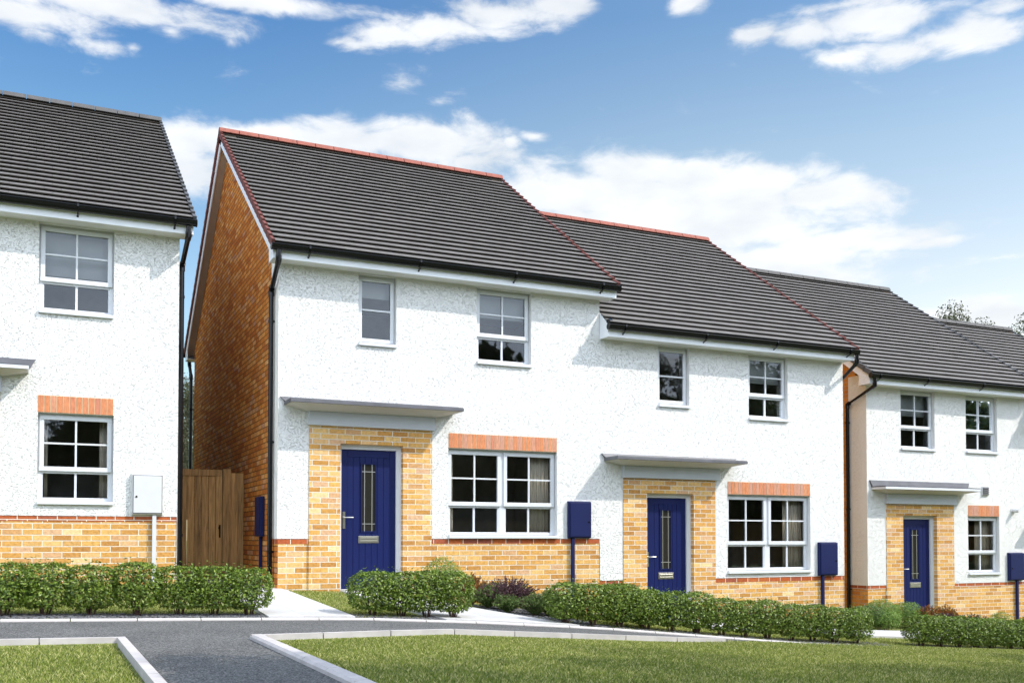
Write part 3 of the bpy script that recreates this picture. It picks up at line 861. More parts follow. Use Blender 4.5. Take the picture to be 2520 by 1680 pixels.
def downpipe(parent, pts, brs, r=.034, name='downpipe'):
    """pts polyline; brs list of (z, x of wall side) brackets on the vertical run"""
    o = MB().tube(pts, r, 14).build(name, M_black, parent, smooth=True)
    for i in range(1, len(pts) - 1):
        p = Vector(pts[i]); d = (Vector(pts[i + 1]) - p).normalized(); d2 = (Vector(pts[i - 1]) - p).normalized()
        MB().tube([p + d2 * .06, p, p + d * .07], r * 1.22, 14).build('pipe_socket', M_black, o, smooth=True)
    x, y = pts[-1][0], pts[-1][1]
    for (z, sx) in brs:
        bk = MB(); bk.tube([(x, y, z - .018), (x, y, z + .018)], r * 1.2, 14); bk.box(min(x, sx), max(x, sx), y - .014, y + .014, z - .012, z + .012)
        bk.build('pipe_bracket', M_black, o)
    return o


def eaves(parent, xa, xb, Y, zs, ov_l, ov_r, front=True, br=None, back_y=None, end_l=True, end_r=True):
    """fascia, soffit and gutter from wall x=xa..xb; soffit underside at zs, front at Y (or at back, mirrored)"""
    f = (lambda y: y) if front else (lambda y: back_y * 2 - y)

    def bx(mb, x0, x1, y0, y1, z0, z1):
        a, b = sorted((f(y0), f(y1))); return mb.box(x0, x1, a, b, z0, z1)
    fa = MB(); bx(fa, xa - ov_l, xb + ov_r, Y - .28, Y - .262, zs, zs + .19); fas = fa.build('fascia', M_fascia, parent, bevel=.003)
    so_ = MB(); bx(so_, xa - ov_l + .016, xb + ov_r - .016, Y - .2615, Y + .02, zs + .006, zs + .018); so_.build('soffit', M_soffit, parent)
    g = MB(); gx0, gx1 = xa - ov_l - .03, xb + ov_r + .03
    zt = zs + .172
    prof = []
    for j in range(9):
        t = math.pi * j / 8
        prof.append((f(Y - .283 - .058 + .058 * math.cos(t)), zt - .078 * math.sin(t)))
    prof = prof + [(f(Y - .283 - .112), zt), (f(Y - .283 - .058 - .052), zt - .006)] + [(f(Y - .283 - .058 + .052 * math.cos(math.pi * j / 8)), zt - .004 - .07 * math.sin(math.pi * j / 8)) for j in range(8, -1, -1)]
    g.profile(prof, gx0, gx1)
    # end stops and rim
    for x in (gx0, gx1): g.tube([(x - .008, f(Y - .283 - .058), zt - .028), (x + .008, f(Y - .283 - .058), zt - .028)], .052, 14)
    g.tube([(gx0, f(Y - .397), zt - .002), (gx1, f(Y - .397), zt - .002)], .006, 6)
    go = g.build('gutter', M_black, parent, smooth=True)
    for x in (br or []):
        b_ = MB()
        pts = [(f(Y - .405), zt + .008), (f(Y - .408), zt - .03), (f(Y - .385), zt - .075), (f(Y - .34), zt - .098), (f(Y - .295), zt - .112), (f(Y - .282), zt - .125)]
        for i in range(len(pts) - 1):
            (ya, za), (yb, zb2) = pts[i], pts[i + 1]
            b_.hexa([(x - .012, ya, za - .006), (x + .012, ya, za - .006), (x + .012, yb, zb2 - .006), (x - .012, yb, zb2 - .006), (x - .012, ya, za + .006), (x + .012, ya, za + .006), (x + .012, yb, zb2 + .006), (x - .012, yb, zb2 + .006)])
        b_.build('gutter_bracket', M_black, go)
    return fas, go


def bargeboard(parent, x_out, sgn, Y, depth, zs, info, brown=True):
    """white board along both rakes of a gable, its sloping soffit, and the box ends at the eaves"""
    ye, yr, ca, sa, Lr, z_eave = info
    mb = MB(); sf = MB()
    xi = x_out - sgn * .018
    for side in (0, 1):
        def pt(x, s, t):
            y = ye + ca * s - sa * t; z = z_eave + sa * s + ca * t
            return (x, 2 * yr - y if side else y, z)
        mb.hexa([pt(x_out, .07, -.225), pt(xi, .07, -.225), pt(xi, Lr + .06, -.225), pt(x_out, Lr + .06, -.225), pt(x_out, .07, -.06), pt(xi, .07, -.06), pt(xi, Lr - .02, -.06), pt(x_out, Lr - .02, -.06)])
        w = x_out - sgn * .24
        sf.hexa([pt(xi, .09, -.205), pt(w, .09, -.205), pt(w, Lr + .05, -.205), pt(xi, Lr + .05, -.205), pt(xi, .09, -.187), pt(w, .09, -.187), pt(w, Lr + .03, -.187), pt(xi, Lr + .03, -.187)])
    # box end (triangle between fascia and wall)
    for side in (0, 1):
        P = [(Y - .262, zs), (Y + .0, zs), (Y + .0, zs + .20), (Y + .0, zs + .285), (Y - .262, zs + .16)]
        P = [((2 * yr - y) if side else y, z) for y, z in P]
        n = len(mb.V); k = len(P)
        mb.V += [(x_out - sgn * .004, y, z) for y, z in P] + [(x_out - sgn * .014, y, z) for y, z in P]
        mb.F.append([n + i for i in range(k)]); mb.F.append([n + k + i for i in range(k)]); mb.A += [0, 0]
        for i in range(k):
            j = (i + 1) % k; mb.F.append([n + i, n + j, n + k + j, n + k + i]); mb.A.append(0)
    b = mb.build('bargeboard', M_fascia, parent)
    sf.build('rake_soffit', M_soffit2, b)


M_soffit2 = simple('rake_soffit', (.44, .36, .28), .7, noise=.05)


def house(label, X0, X1, Y, depth, base, red, zs, z_ridge, verge, ridge, windows, door, lint, boxes, canopy_variant, left_return=False,
          right_return=False, lov=.15, rov=.15, gut=None, left_side=True, right_side=True, tile_x=None, gable_mat=None, group=None, board=None, lv=True, rv=True, party=False):
    """door=(x0,x1,z0,z1,pier_x0,pier_x1,pier_top) ; board=(x0,x1,z0,z1)"""
    h = empty('house', label, 'house', (0, 0, 0), group)
    gable_mat = gable_mat or M_brick_shade_side
    holes = [(w[0], w[1], w[2], w[3]) for w in windows]
    yr_ = Y - .010
    pier = None
    if door:
        pier = (door[4], door[5], base - .6, door[6])
    # rendered wall
    h2 = holes + ([pier] if pier else []) + [(l[0], l[1], l[2], l[3]) for l in lint]
    panel(X0, X1, red, zs + .02, yr_, Y + .28, h2).build('front_wall', M_render, h)
    # brick plinth and red string course
    lo = base - .7
    panel(X0 + .002, X1 - .002, lo, red - .072, Y, Y + .279, ([pier] if pier else [])).build('plinth', M_brick, h)
    for (u0, u1) in ([(X0 + .001, pier[0]), (pier[1], X1 - .001)] if pier else [(X0 + .001, X1 - .001)]): MB().box(u0, u1, Y - .003, Y + .2795, red - .0715, red - .0005).build('string_course', M_red, h)
    if pier:
        panel(pier[0] + .001, pier[1] - .001, lo, pier[3], Y - .022, Y + .278, [(door[0], door[1], lo - 1, door[3])]).build('brick_surround', M_brick, h)
        # step below door
        MB().box(door[0] + .001, door[1] - .001, Y + .03, Y + .277, lo, door[2]).build('door_step', M_brick, h)
        front_door(h, door[0], door[1], door[2], door[3], Y - .022)
    for w in windows: window(h, w[0], w[1], w[2], w[3], yr_, w[4])
    for l in lint: lintel(h, l[0], l[1], l[2], l[3], yr_)
    if board: canopy(h, board[0], board[1], board[2], board[3], Y - .012, canopy_variant)
    for bb in boxes: meter_box(h, *bb)
    # roof
    ta, tb = tile_x or (X0 - lov - .02, X1 + rov + .02)
    rf, info = roof(h, ta, tb, Y, depth, zs + .225, z_ridge, verge, ridge, lv, rv)
    ye, yr, ca, sa, Lr, z_eave = info
    # gables
    zt_e = z_eave + sa / ca * (Y + .0 - ye) - .21 / ca
    zt_r = z_eave + sa * Lr - .21 / ca
    for on, X, sg, ret in ((left_side, X0, 1, left_return), (right_side, X1, -1, right_return)):
        if not on: continue
        y0 = Y + .283
        ym = Y + depth / 2
        slope = (zt_r - zt_e) / (ym - Y)
        # wall body starts behind the front wall's thickness (return faces below)
        P = [(y0, lo), (Y + depth, lo), (Y + depth, zt_e), (ym, zt_r), (y0, zt_e + slope * .283)]
        mb = MB(); n = 5; ins = .25
        Xf = X + sg * .002
        mb.V += [(Xf, y, z) for y, z in P] + [(Xf + sg * ins, y, z) for y, z in P]
        mb.F.append(list(range(n))); mb.F.append([n + i for i in range(n)][::-1]); mb.A += [0, 0]
        for i in range(n):
            j = (i + 1) % n; mb.F.append([i, n + i, n + j, j]); mb.A.append(0)
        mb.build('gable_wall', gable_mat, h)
        if ret:
            d = .46
            # thin coat of render, red band and brick turned round the corner
            r1 = MB(); Xo = X - sg * .010
            a, b_ = sorted((Xo, X + sg * .0005)); r1.box(a, b_, yr_, Y + d, red, zt_e + .02); r1.build('render_return', M_render_side_lift, h)
            r2 = MB(); a, b_ = sorted((X - sg * .004, X + sg * .0007)); r2.box(a, b_, Y - .003, Y + d, red - .0715, red - .0005); r2.build('string_course', M_red_side, h)
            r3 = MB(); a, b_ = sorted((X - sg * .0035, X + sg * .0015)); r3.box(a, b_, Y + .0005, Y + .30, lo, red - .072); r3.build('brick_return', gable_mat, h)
        elif not (party and sg < 0):
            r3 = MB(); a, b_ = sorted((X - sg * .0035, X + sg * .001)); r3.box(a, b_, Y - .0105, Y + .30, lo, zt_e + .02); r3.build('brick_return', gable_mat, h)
        ov = lov if sg > 0 else rov
        if ov > .05:
            bargeboard(h, X - sg * ov, -sg, Y, depth, zs, info)
    if not left_side:
        mb = MB(); P = [(Y - .262, zs), (Y - .011, zs), (Y - .011, zs + .42), (Y - .262, zs + .20)]
        mb.V += [(X0 + .002, y, z) for y, z in P] + [(X0 + .02, y, z) for y, z in P]; mb.F += [[0, 1, 2, 3], [7, 6, 5, 4]]; mb.A += [0, 0]
        for i in range(4):
            j = (i + 1) % 4; mb.F.append([i, j, 4 + j, 4 + i]); mb.A.append(0)
        mb.build('eaves_end', M_fascia, h)
    # rear wall
    MB().box(X0 + .26, X1 - .26, Y + depth - .26, Y + depth - .003, lo, zs + .1).build('rear_wall', M_brick, h)
    # room lining: floors and partition that keep the rooms dim
    zf = (zs + base) / 2 + .12
    rm = MB(); rm.box(X0 + .27, X1 - .27, Y + 2.6, Y + 2.7, base, zs)
    rm.box(X0 + .27, X1 - .27, Y + .282, Y + 2.6, zf - .12, zf + .12).box(X0 + .27, X1 - .27, Y + .282, Y + 2.6, base - .1, base).box(X0 + .27, X1 - .27, Y + .282, Y + 2.6, zs + .03, zs + .1)
    rm.box(X0 + .262, X0 + .268, Y + .29, Y + 2.6, base, zs).box(X1 - .268, X1 - .262, Y + .29, Y + 2.6, base, zs)
    rm.build('room_lining', M_room, h)
    eaves(h, X0, X1, Y, zs, lov, rov, True, gut)
    eaves(h, X0, X1, Y, zs, lov, rov, False, None, back_y=Y + depth / 2)
    return h


M_render_side_lift = render_mat('white_roughcast_shade_lift', (.86, .84, .80))  # same roughcast, paler to make up missing light on the shaded return

# ------------------------------------------------------------------ the houses
# left house (grey verges)
H0 = house('white rendered house at the far left with dark grey verges and a white meter box', -7.30, -1.268, .5, 8.3, .2, 1.0, 4.82, 8.13, M_greyv, M_greyr,
           windows=[(-3.0, -2.085, 1.144, 2.34, 'sash'), (-3.01, -2.10, 3.63, 4.815, 'sash')],
           door=(-4.85, -3.92, .22, 2.335, -5.27, -3.445, 2.567), lint=[(-3.005, -2.09, 2.341, 2.565)],
           boxes=[(-1.852, -1.462, 1.018, 1.575, .49, M_whitebox, True, .0, -1.565)], canopy_variant='white',
           board=(-5.30, -3.425, 2.567, 2.768), gut=[-2.564, -1.367, -4.0, -5.4], lov=.15, rov=.15, gable_mat=M_render)  # unseen gables made white, bouncing neutral light onto the neighbouring brick gable
downpipe(H0, [(-1.19, .16, 4.90), (-1.19, .16, 4.78), (-1.205, .70, 4.50), (-1.205, .70, .02)], [(4.07, -1.268), (2.43, -1.268), (.75, -1.268)])

# the near house of the pair (terracotta verges)
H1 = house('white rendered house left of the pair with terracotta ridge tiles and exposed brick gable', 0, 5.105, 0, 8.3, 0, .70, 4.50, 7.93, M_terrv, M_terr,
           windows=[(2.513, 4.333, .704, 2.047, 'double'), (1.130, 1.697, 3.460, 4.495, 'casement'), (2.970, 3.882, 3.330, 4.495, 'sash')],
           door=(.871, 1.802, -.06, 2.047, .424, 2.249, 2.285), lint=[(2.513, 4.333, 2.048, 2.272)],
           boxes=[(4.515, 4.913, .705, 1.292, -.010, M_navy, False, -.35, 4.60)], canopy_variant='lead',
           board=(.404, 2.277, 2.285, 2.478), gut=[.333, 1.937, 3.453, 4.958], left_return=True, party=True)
downpipe(H1, [(-.085, -.34, 4.60), (-.085, -.34, 4.46), (-.06, .24, 4.17), (-.06, .24, -.1)], [(3.743, 0), (2.051, 0), (.519, 0)])
downpipe(H1, [(-.06, 8.62, 4.60), (-.06, 8.62, 4.46), (-.06, 8.34, 4.15), (-.06, 8.34, -.1)], [(3.45, 0), (1.8, 0)])

# the far house of the pair
H2 = house('white rendered house right of the pair with terracotta ridge tiles and lower roof', 5.105, 10.193, 0, 8.3, -.66, .036, 3.885, 7.33, M_terrv, M_terr,
           windows=[(7.602, 9.410, .106, 1.456, 'double'), (6.216, 6.832, 2.866, 3.88, 'casement'), (8.067, 8.920, 2.742, 3.88, 'sash')],
           door=(5.985, 6.902, -.65, 1.445, 5.535, 7.346, 1.679), lint=[(7.605, 9.412, 1.457, 1.675)],
           boxes=[(9.570, 9.985, .042, .642, -.010, M_navy, False, -.95, 9.665)], canopy_variant='lead',
           board=(5.515, 7.394, 1.683, 1.878), gut=[5.369, 6.926, 8.39, 10.033], left_side=False, lov=0.0, rov=.02, tile_x=(5.112, 10.26), lv=False, gable_mat=M_brick_side_pale)
downpipe(H2, [(10.22, -.34, 3.98), (10.22, -.34, 3.84), (10.255, .24, 3.50), (10.255, .24, -1.0)], [(3.1, 10.193)])
# leftover black verge stop where the lower roof meets the higher wall
vs = MB(); vs.tube([(5.09, -.30, 4.115), (5.17, -.26, 4.145)], .035, 10).build('verge_stop', M_black, H2, smooth=True)

# third house, dark grey verges
H3 = house('white rendered house to the right with dark grey verges, vent and flue', 11.262, 15.63, .5, 7.7, -.90, -.188, 3.605, 6.86, M_greyv, M_greyr,
           windows=[(12.131, 13.040, 2.418, 3.60, 'sash'), (13.908, 14.815, 2.424, 3.60, 'sash'), (13.940, 14.840, -.029, 1.153, 'sash')],
           door=(12.161, 13.063, -.95, 1.153, 11.726, 13.532, 1.372), lint=[(13.940, 14.840, 1.154, 1.378)],
           boxes=[(15.064, 15.497, -.162, .416, .49, M_navy, True, -1.5, 15.32)], canopy_variant='white',
           board=(11.694, 13.569, 1.371, 1.567), gut=[11.245, 12.48, 13.991], left_return=True, lov=.19, rov=.15, gable_mat=M_brick_side_bounce, party=True)
downpipe(H3, [(11.14, .16, 3.70), (11.14, .16, 3.56), (11.20, .93, 3.30), (11.20, .93, -1.3)], [(2.945, 11.262), (1.273, 11.262), (-.271, 11.262)])
vt = MB(); vx0, vx1, vz0, vz1 = 14.33, 14.52, 1.58, 1.76
vt.box(vx0, vx1, .462, .489, vz0, vz1)
vo = vt.build('wall_vent', M_fluegrey, H3, bevel=.004)
lv_ = MB()
for i in range(4):
    z = vz0 + .022 + i * .038
    lv_.hexa([(vx0 + .012, .442, z), (vx1 - .012, .442, z), (vx1 - .012, .4615, z + .012), (vx0 + .012, .4615, z + .012), (vx0 + .012, .446, z + .008), (vx1 - .012, .446, z + .008), (vx1 - .012, .4615, z + .026), (vx0 + .012, .4615, z + .026)])
lv_.box(vx0 + .010, vx1 - .010, .4600, .4615, vz0 + .012, vz1 - .012)
lv_.build('louvres', M_greyv, vo)
fl = MB(); fl.tube([(15.25, .489, 1.285), (15.25, .470, 1.285)], .068, 18).tube([(15.25, .470, 1.285), (15.25, .385, 1.280)], .047, 18).tube([(15.25, .385, 1.28), (15.25, .33, 1.279)], .036, 18).build('boiler_flue', M_fluegrey, H3, smooth=True)

# fourth house steps down again
H4 = house('lower white house at the right edge, only its roof showing beyond the third', 15.63, 19.95, .5, 7.7, -1.5, -.79, 3.005, 6.26, M_greyv, M_greyr,
           windows=[(16.5, 17.4, 1.82, 2.99, 'sash'), (18.28, 19.18, 1.82, 2.99, 'sash'), (18.3, 19.2, -.63, .55, 'sash')],
           door=(16.53, 17.43, -1.55, .55, 16.09, 17.90, .77), lint=[(18.3, 19.2, .551, .775)], boxes=[], canopy_variant='white',
           board=(16.06, 17.93, .77, .966), gut=[17.0, 18.5], left_side=False, lov=0.0, rov=.15, tile_x=(15.64, 20.12), lv=False)
MB().tube([(15.60, .20, 3.235), (15.70, .24, 3.265)], .04, 10).build('verge_stop', M_black, H4, smooth=True)
for w in ():
    pass

# meter box on the brick gable of the near house
gb = MB(); gb.box(-.068, -.004, .885, 1.27, .735, 1.32)
gbo = gb.build('meter_box', M_navy, H1, bevel=.006)
MB().box(-.076, -.069, .91, 1.245, .76, 1.295).build('box_door', M_navy, gbo, bevel=.002)
MB().box(-.046, -.0045, 1.03, 1.08, -.2, .734).build('conduit', M_navy, gbo, bevel=.004)

# ------------------------------------------------------------------ curtains and blinds


def curtain(x0, x1, z0, z1, y, label, group='curtains in the ground floor windows'):
    n = max(12, int((x1 - x0) / .008)); V = []; F = []
    for i in range(n + 1):
        t = i / n; x = x0 + (x1 - x0) * t
        o = .013 * math.sin(t * (x1 - x0) / .07 * 2 * math.pi) + .006 * math.sin(t * 17)
        for z in (z0, z1): V.append((x, y + o, z))
    for i in range(n): F.append((2 * i, 2 * i + 2, 2 * i + 3, 2 * i + 1))
    o = obj('curtain', V, F, M_curtain, None, smooth=True)
    o.modifiers.new('thick', 'SOLIDIFY').thickness = .003
    tag(o, label, 'curtain', group)


def blind(x0, x1, z0, z1, y, label):
    mb = MB(); mb.box(x0, x1, y, y + .003, z0, z1); mb.box(x0, x1, y - .004, y + .007, z0, z0 + .018)
    tag(mb.build('roller_blind', M_blind, None), label, 'blind', 'roller blinds in the upstairs windows')


curtain(-2.97, -2.88, 1.16, 2.34, .80, 'narrow cream curtain, left side of the lower window of the far left house')
curtain(-2.24, -2.11, 1.16, 2.34, .80, 'cream curtain at the right side of the lower window of the far left house')
curtain(2.53, 2.66, .72, 2.04, .20, 'narrow cream curtain, left side of the double window beside the first blue door')
curtain(3.95, 4.31, .72, 2.04, .22, 'wide cream curtain, right side of the double window beside the first blue door')
curtain(7.62, 7.78, .12, 1.45, .20, 'narrow cream curtain, left side of the double window beside the second blue door')
curtain(8.98, 9.38, .12, 1.45, .22, 'wide cream curtain, right side of the double window beside the second blue door')
curtain(14.42, 14.82, -.01, 1.15, .74, 'cream curtain in the small ground floor window of the third house')
blind(-2.98, -2.13, 4.18, 4.80, .72, 'grey roller blind half drawn in the upper window of the far left house')
blind(1.15, 1.68, 4.20, 4.48, .20, 'grey roller blind in the narrow upper window of the left house of the pair')
blind(2.99, 3.86, 4.08, 4.48, .20, 'grey roller blind in the wider upper window of the left house of the pair')
blind(8.09, 8.90, 3.42, 3.87, .20, 'grey roller blind in the wider upper window of the right house of the pair')
blind(12.15, 13.02, 3.12, 3.59, .72, 'grey roller blind in the left upper window of the third house')
blind(13.93, 14.80, 3.12, 3.59, .72, 'grey roller blind in the right upper window of the third house')

# ------------------------------------------------------------------ side gate
gt = empty('wooden_gate', 'brown boarded wooden side gate between the far left house and the brick gable', 'gate', (-.8, 2.48, .03))
gy = 2.48
lf = MB(); zt_g = 1.79
n = 7; gw = (.755) / n
for i in range(n):
    xx = -1.20 + i * gw
    lf.box(xx + .004, xx + gw - .004, gy + .012, gy + .032, .06, zt_g - .10, a=random.random())
lf.box(-1.24, -.35, gy - .008, gy + .034, zt_g - .098, zt_g, a=.3)
lf.box(-.443, -.35, gy - .008, gy + .034, .05, zt_g - .10, a=.7).box(-1.25, -1.203, gy - .008, gy + .034, .05, zt_g - .10, a=.5)
lf.build('gate_leaf', M_wood, gt, off=gt.location, attr=True)
MB().box(-.343, -.222, gy - .045, gy + .06, -.1, zt_g + .012, a=.35).build('gate_post', M_wood, gt, off=gt.location, attr=True, bevel=.004)
pn_ = MB()
for (a, b_, q) in ((-.218, -.112, .8), (-.108, -.012, .2)): pn_.box(a, b_, gy + .0, gy + .022, -.05, zt_g - .045, a=q)
pn_.build('side_panel', M_wood, gt, off=gt.location, attr=True)
hd = MB(); hd.box(-.395, -.37, gy - .018, gy - .009, .72, .92).tube([(-.383, gy - .018, .89), (-.383, gy - .05, .885), (-.40, gy - .055, .885), (-.405, gy - .055, .86)], .008, 8)
hd.build('latch', M_black, gt, off=gt.location, smooth=True)

# ------------------------------------------------------------------ plants


def leaves(P, Nrm, size, tint, fold=.25, aspect=.5):
    """folded leaves: two quads... 4 corners (base, side, tip, side) as 2 triangles -> arrays"""
    n = len(P)
    t = rng.normal(size=(n, 3)); t -= (t * Nrm).sum(1)[:, None] * Nrm; t /= np.linalg.norm(t, axis=1)[:, None] + 1e-9
    s = np.cross(Nrm, t)
    L = size[:, None]
    base = P - t * L * .5; tip = P + t * L * .5
    mid = P + Nrm * L * fold * .4
    a = P + s * L * aspect * .5 - Nrm * L * .05; b = P - s * L * aspect * .5 - Nrm * L * .05
    V = np.stack([base, a, tip, mid, b], 1).reshape(-1, 3)
    i = np.arange(n)[:, None] * 5
    F = np.concatenate([i + np.array([[0, 1, 2, 3]]), i + np.array([[0, 3, 2, 4]])], 0)
    T = np.concatenate([tint, tint])
    return V, F, T


def unit(n):
    v = rng.normal(size=(n, 3)); return v / np.linalg.norm(v, axis=1)[:, None]


def shrub_mesh(rx, ry, h, n, size, boxy=2.8, z0=.10, lump=.10, inner=.28, up=.5):
    """points in a clipped-hedge volume, more on the outside"""
    d = unit(n)
    e = 1 / (np.abs(d) ** boxy).sum(1) ** (1 / boxy)
    lobes = unit(14); k = rng.uniform(.5, 1, 14)
    bump = 1 + lump * (np.maximum(0, (d @ lobes.T) - .75) * 4 * k).max(1) - lump * .5
    r = np.where(rng.random(n) < inner, rng.uniform(.25, .85, n), rng.uniform(.84, 1.04, n))
    hz = (h - z0) / 2
    P = d * (e * bump * r)[:, None] * np.array([rx, ry, hz]) + np.array([0, 0, z0 + hz])
    # stray shoots
    m = rng.random(n) < .05; P[m] *= rng.uniform(1.03, 1.14, (m.sum(), 1))
    # thin the foliage towards the foot
    keep = rng.random(n) < np.clip(.22 + (P[:, 2] / h) * 2.2, 0, 1)
    P, d = P[keep], d[keep]; n = len(P)
    N_ = d * .7 + unit(n) * .7 + np.array([0, 0, up]); N_ /= np.linalg.norm(N_, axis=1)[:, None]
    sz = rng.uniform(.7, 1.25, n) * size
    tint = np.clip(rng.normal(.42, .28, n), 0, 1)
    return leaves(P, N_, sz, tint)


def stems_mb(rx, h, n, r=.006, z=0):
    mb = MB()
    for i in range(n):
        a = random.uniform(0, 2 * math.pi); t = random.uniform(.5, 1)
        b = Vector((math.cos(a), math.sin(a), 0))
        p0 = b * rx * .12 * t; p1 = b * rx * .45 * t + Vector((0, 0, h * .4)); p2 = b * rx * .75 * t + Vector((random.uniform(-.03, .03), random.uniform(-.03, .03), h * .85))
        p0.z = -.03
        mb.tube([p0, (p0 + p1) / 2 + Vector((random.uniform(-.01, .01), 0, 0)), p1, p2], [r, r * .85, r * .65, r * .3], 5, caps=False)
    return mb


hedge_protos = []
for k in range(5):
    V, F, T = shrub_mesh(.232 + .012 * (k % 2), .19, .50 + .012 * ((k * 7) % 3), 3300, .036, boxy=4.0, z0=.08, lump=.12, inner=.22)
    me_o = fast_obj('foliage', V, F, M_leaf, None, T)
    st_o = stems_mb(.2, .46, 13, .006).build('stems', M_stem, None)
    hedge_protos.append((me_o, st_o))


def copy_shrub(protos, name, label, cat, x, y, group, scale=(1, 1, 1), rz=None):
    f0, s0 = protos
    e = empty(name, label, cat, (x, y, hgt(x, y) - .01), group)
    e.scale = scale; e.rotation_euler = (0, 0, random.uniform(0, 6.28) if rz is None else rz)
    for p in (f0, s0):
        if p is None: continue
        c = p.copy(); COL.objects.link(c); c.parent = e
    return e


ORD = ['first', 'second', 'third', 'fourth', 'fifth', 'sixth', 'seventh', 'eighth', 'ninth', 'tenth', 'eleventh', 'twelfth', 'thirteenth', 'fourteenth', 'fifteenth']


def hedge_row(xs, where, group, y=-3.14, hs=1.0):
    for i, x in enumerate(xs):
        k = (i * 3 + int(abs(x) * 10)) % 5
        rz = random.choice((0, math.pi)) + random.uniform(-.15, .15)
        copy_shrub(hedge_protos[k], 'hedge_shrub', '%s shrub from the left in the hedge %s' % (ORD[i], where), 'shrub', x, y + random.uniform(-.02, .02), group,
                   (random.uniform(.96, 1.06), 1, hs * random.uniform(.96, 1.04)), rz)


hedge_row([-3.68, -3.28, -2.92, -2.50, -2.08, -1.67, -1.33, -.98], 'in front of the far left house', 'hedge in front of the far left house')
hedge_row([.37, .70, 1.01, 1.33], 'in front of the near blue door', 'hedge in front of the near blue door')
hedge_row([2.79 + i * .384 for i in range(13)], 'along the middle of the kerb', 'long hedge along the kerb')
hedge_row([8.66 + i * .375 for i in range(9)], 'in front of the third house', 'hedge in front of the third house', hs=.92)
copy_shrub(hedge_protos[1], 'hedge_shrub', 'clipped green shrub standing behind the long hedge, left of the second blue door', 'shrub', 3.86, -2.62, 'shrubs behind the long hedge', (1.15, 1, 1.05))
copy_shrub(hedge_protos[3], 'hedge_shrub', 'clipped green shrub behind the long hedge, in front of the second blue door', 'shrub', 4.22, -2.60, 'shrubs behind the long hedge', (1.05, 1, .95))
for a, b_ in hedge_protos:
    bpy.data.objects.remove(a); bpy.data.objects.remove(b_)


def spray_mesh(r, h, n_st, per, size, spread=.9, aspect=.35):
    """fountain of thin arching shoots clothed in small leaves"""
    P = []; D = []
    mb = MB()
    for i in range(n_st):
        a = random.uniform(0, 6.283); t = random.random() ** .6 * spread
        hh = h * random.uniform(.65, 1.05) * (1 - .35 * t * t)
        p = [Vector((math.cos(a) * r * t * q ** 1.3, math.sin(a) * r * t * q ** 1.3, hh * (q ** .85))) for q in np.linspace(0, 1, 6)]
        mb.tube(p, [.003] * 5 + [.0012], 4, caps=False)
        for j in range(per):
            q = random.uniform(.2, 1) * 5; k = min(4, int(q)); w = q - k
            c = p[k].lerp(p[k + 1], w); P.append(c + Vector((random.gauss(0, .007), random.gauss(0, .007), random.gauss(0, .006)))); D.append(((p[k + 1] - p[k]).normalized()))
    P = np.array([tuple(v) for v in P]); D = np.array([tuple(v) for v in D])
    n = len(P); N_ = unit(n) + np.array([0, 0, .35]); N_ /= np.linalg.norm(N_, axis=1)[:, None]
    tint = np.clip(rng.normal(.45, .25, n), 0, 1)
    return leaves(P, N_, rng.uniform(.7, 1.3, n) * size, tint, aspect=aspect), mb


def bed_plant(kind, x, y, r, h, label, name, group=None):
    e = empty(name, label, 'plant', (x, y, hgt(x, y) - .01), group)
    if kind == 'purple': (V, F, T), mb = spray_mesh(r, h, 300, 36, .027, 1.0, .5); mt = M_leaf_pur
    elif kind == 'feather': (V, F, T), mb = spray_mesh(r * 1.2, h * 1.15, 190, 36, .032, 1.0, .3); mt = M_leaf_mid
    elif kind == 'orange': (V, F, T), mb = spray_mesh(r * 1.1, h * 1.05, 170, 30, .032, .95, .55); mt = M_leaf_or
    else:
        V, F, T = shrub_mesh(r, r, h, int(3400 * (r / .25) ** 2), .027, 2.1, .03, .25, .35); mb = stems_mb(r, h * .9, 8, .004); mt = M_leaf_lt if kind == 'light' else M_leaf_mid
    fast_obj('foliage', V, F, mt, e, T)
    mb.build('stems', M_stem, e)
    if kind == 'pink' or kind == 'feather_pink':
        nfl = 16; d = unit(nfl); d[:, 2] = np.abs(d[:, 2]); P = d * np.array([r, r, h]) * .98 + np.array([0, 0, .02])
        V, F, T = leaves(np.repeat(P, 4, 0) + rng.normal(size=(nfl * 4, 3)) * .005, unit(nfl * 4), np.full(nfl * 4, .016), rng.random(nfl * 4), aspect=.8)
        fast_obj('flowers', V, F, M_pink, e, T)
    return e


bed_plant('light', 2.20, -.62, .30, .62, 'pale green bushy shrub against the brick wall behind the near hedge', 'leafy_shrub')
bed_plant('orange', 2.48, -1.0, .27, .43, 'green shrub with orange red leaf tips between the pale shrub and the purple one', 'fiery_shrub')
bed_plant('feather', 2.52, -1.45, .24, .30, 'low feathery green plant below the orange tipped shrub', 'feathery_plant')
bed_plant('purple', 2.80, -1.50, .47, .47, 'dark purple leaved shrub at the edge of the curved paved path', 'purple_shrub')
bed_plant('light', 3.02, -.62, .20, .36, 'small pale green shrub behind the dark purple shrub', 'leafy_shrub')
bed_plant('light', 3.45, -.62, .18, .34, 'small pale green shrub by the wall, right of the dark purple shrub', 'leafy_shrub')
bed_plant('feather', 2.88, -2.15, .24, .27, 'feathery green plant at the path edge in front of the purple shrub', 'feathery_plant')
bed_plant('feather', 3.15, -2.05, .22, .27, 'feathery green plant between the purple shrub and the long hedge', 'feathery_plant')
bed_plant('feather', 3.35, -1.65, .24, .32, 'tall feathery green plant right of the purple shrub, nearer the wall', 'feathery_plant')
bed_plant('light', 2.72, -.95, .20, .30, 'low pale green plant behind the left side of the purple shrub', 'leafy_shrub')
bed_plant('feather', 2.58, -1.95, .18, .22, 'small feathery green plant at the path edge, left of the purple shrub', 'feathery_plant')
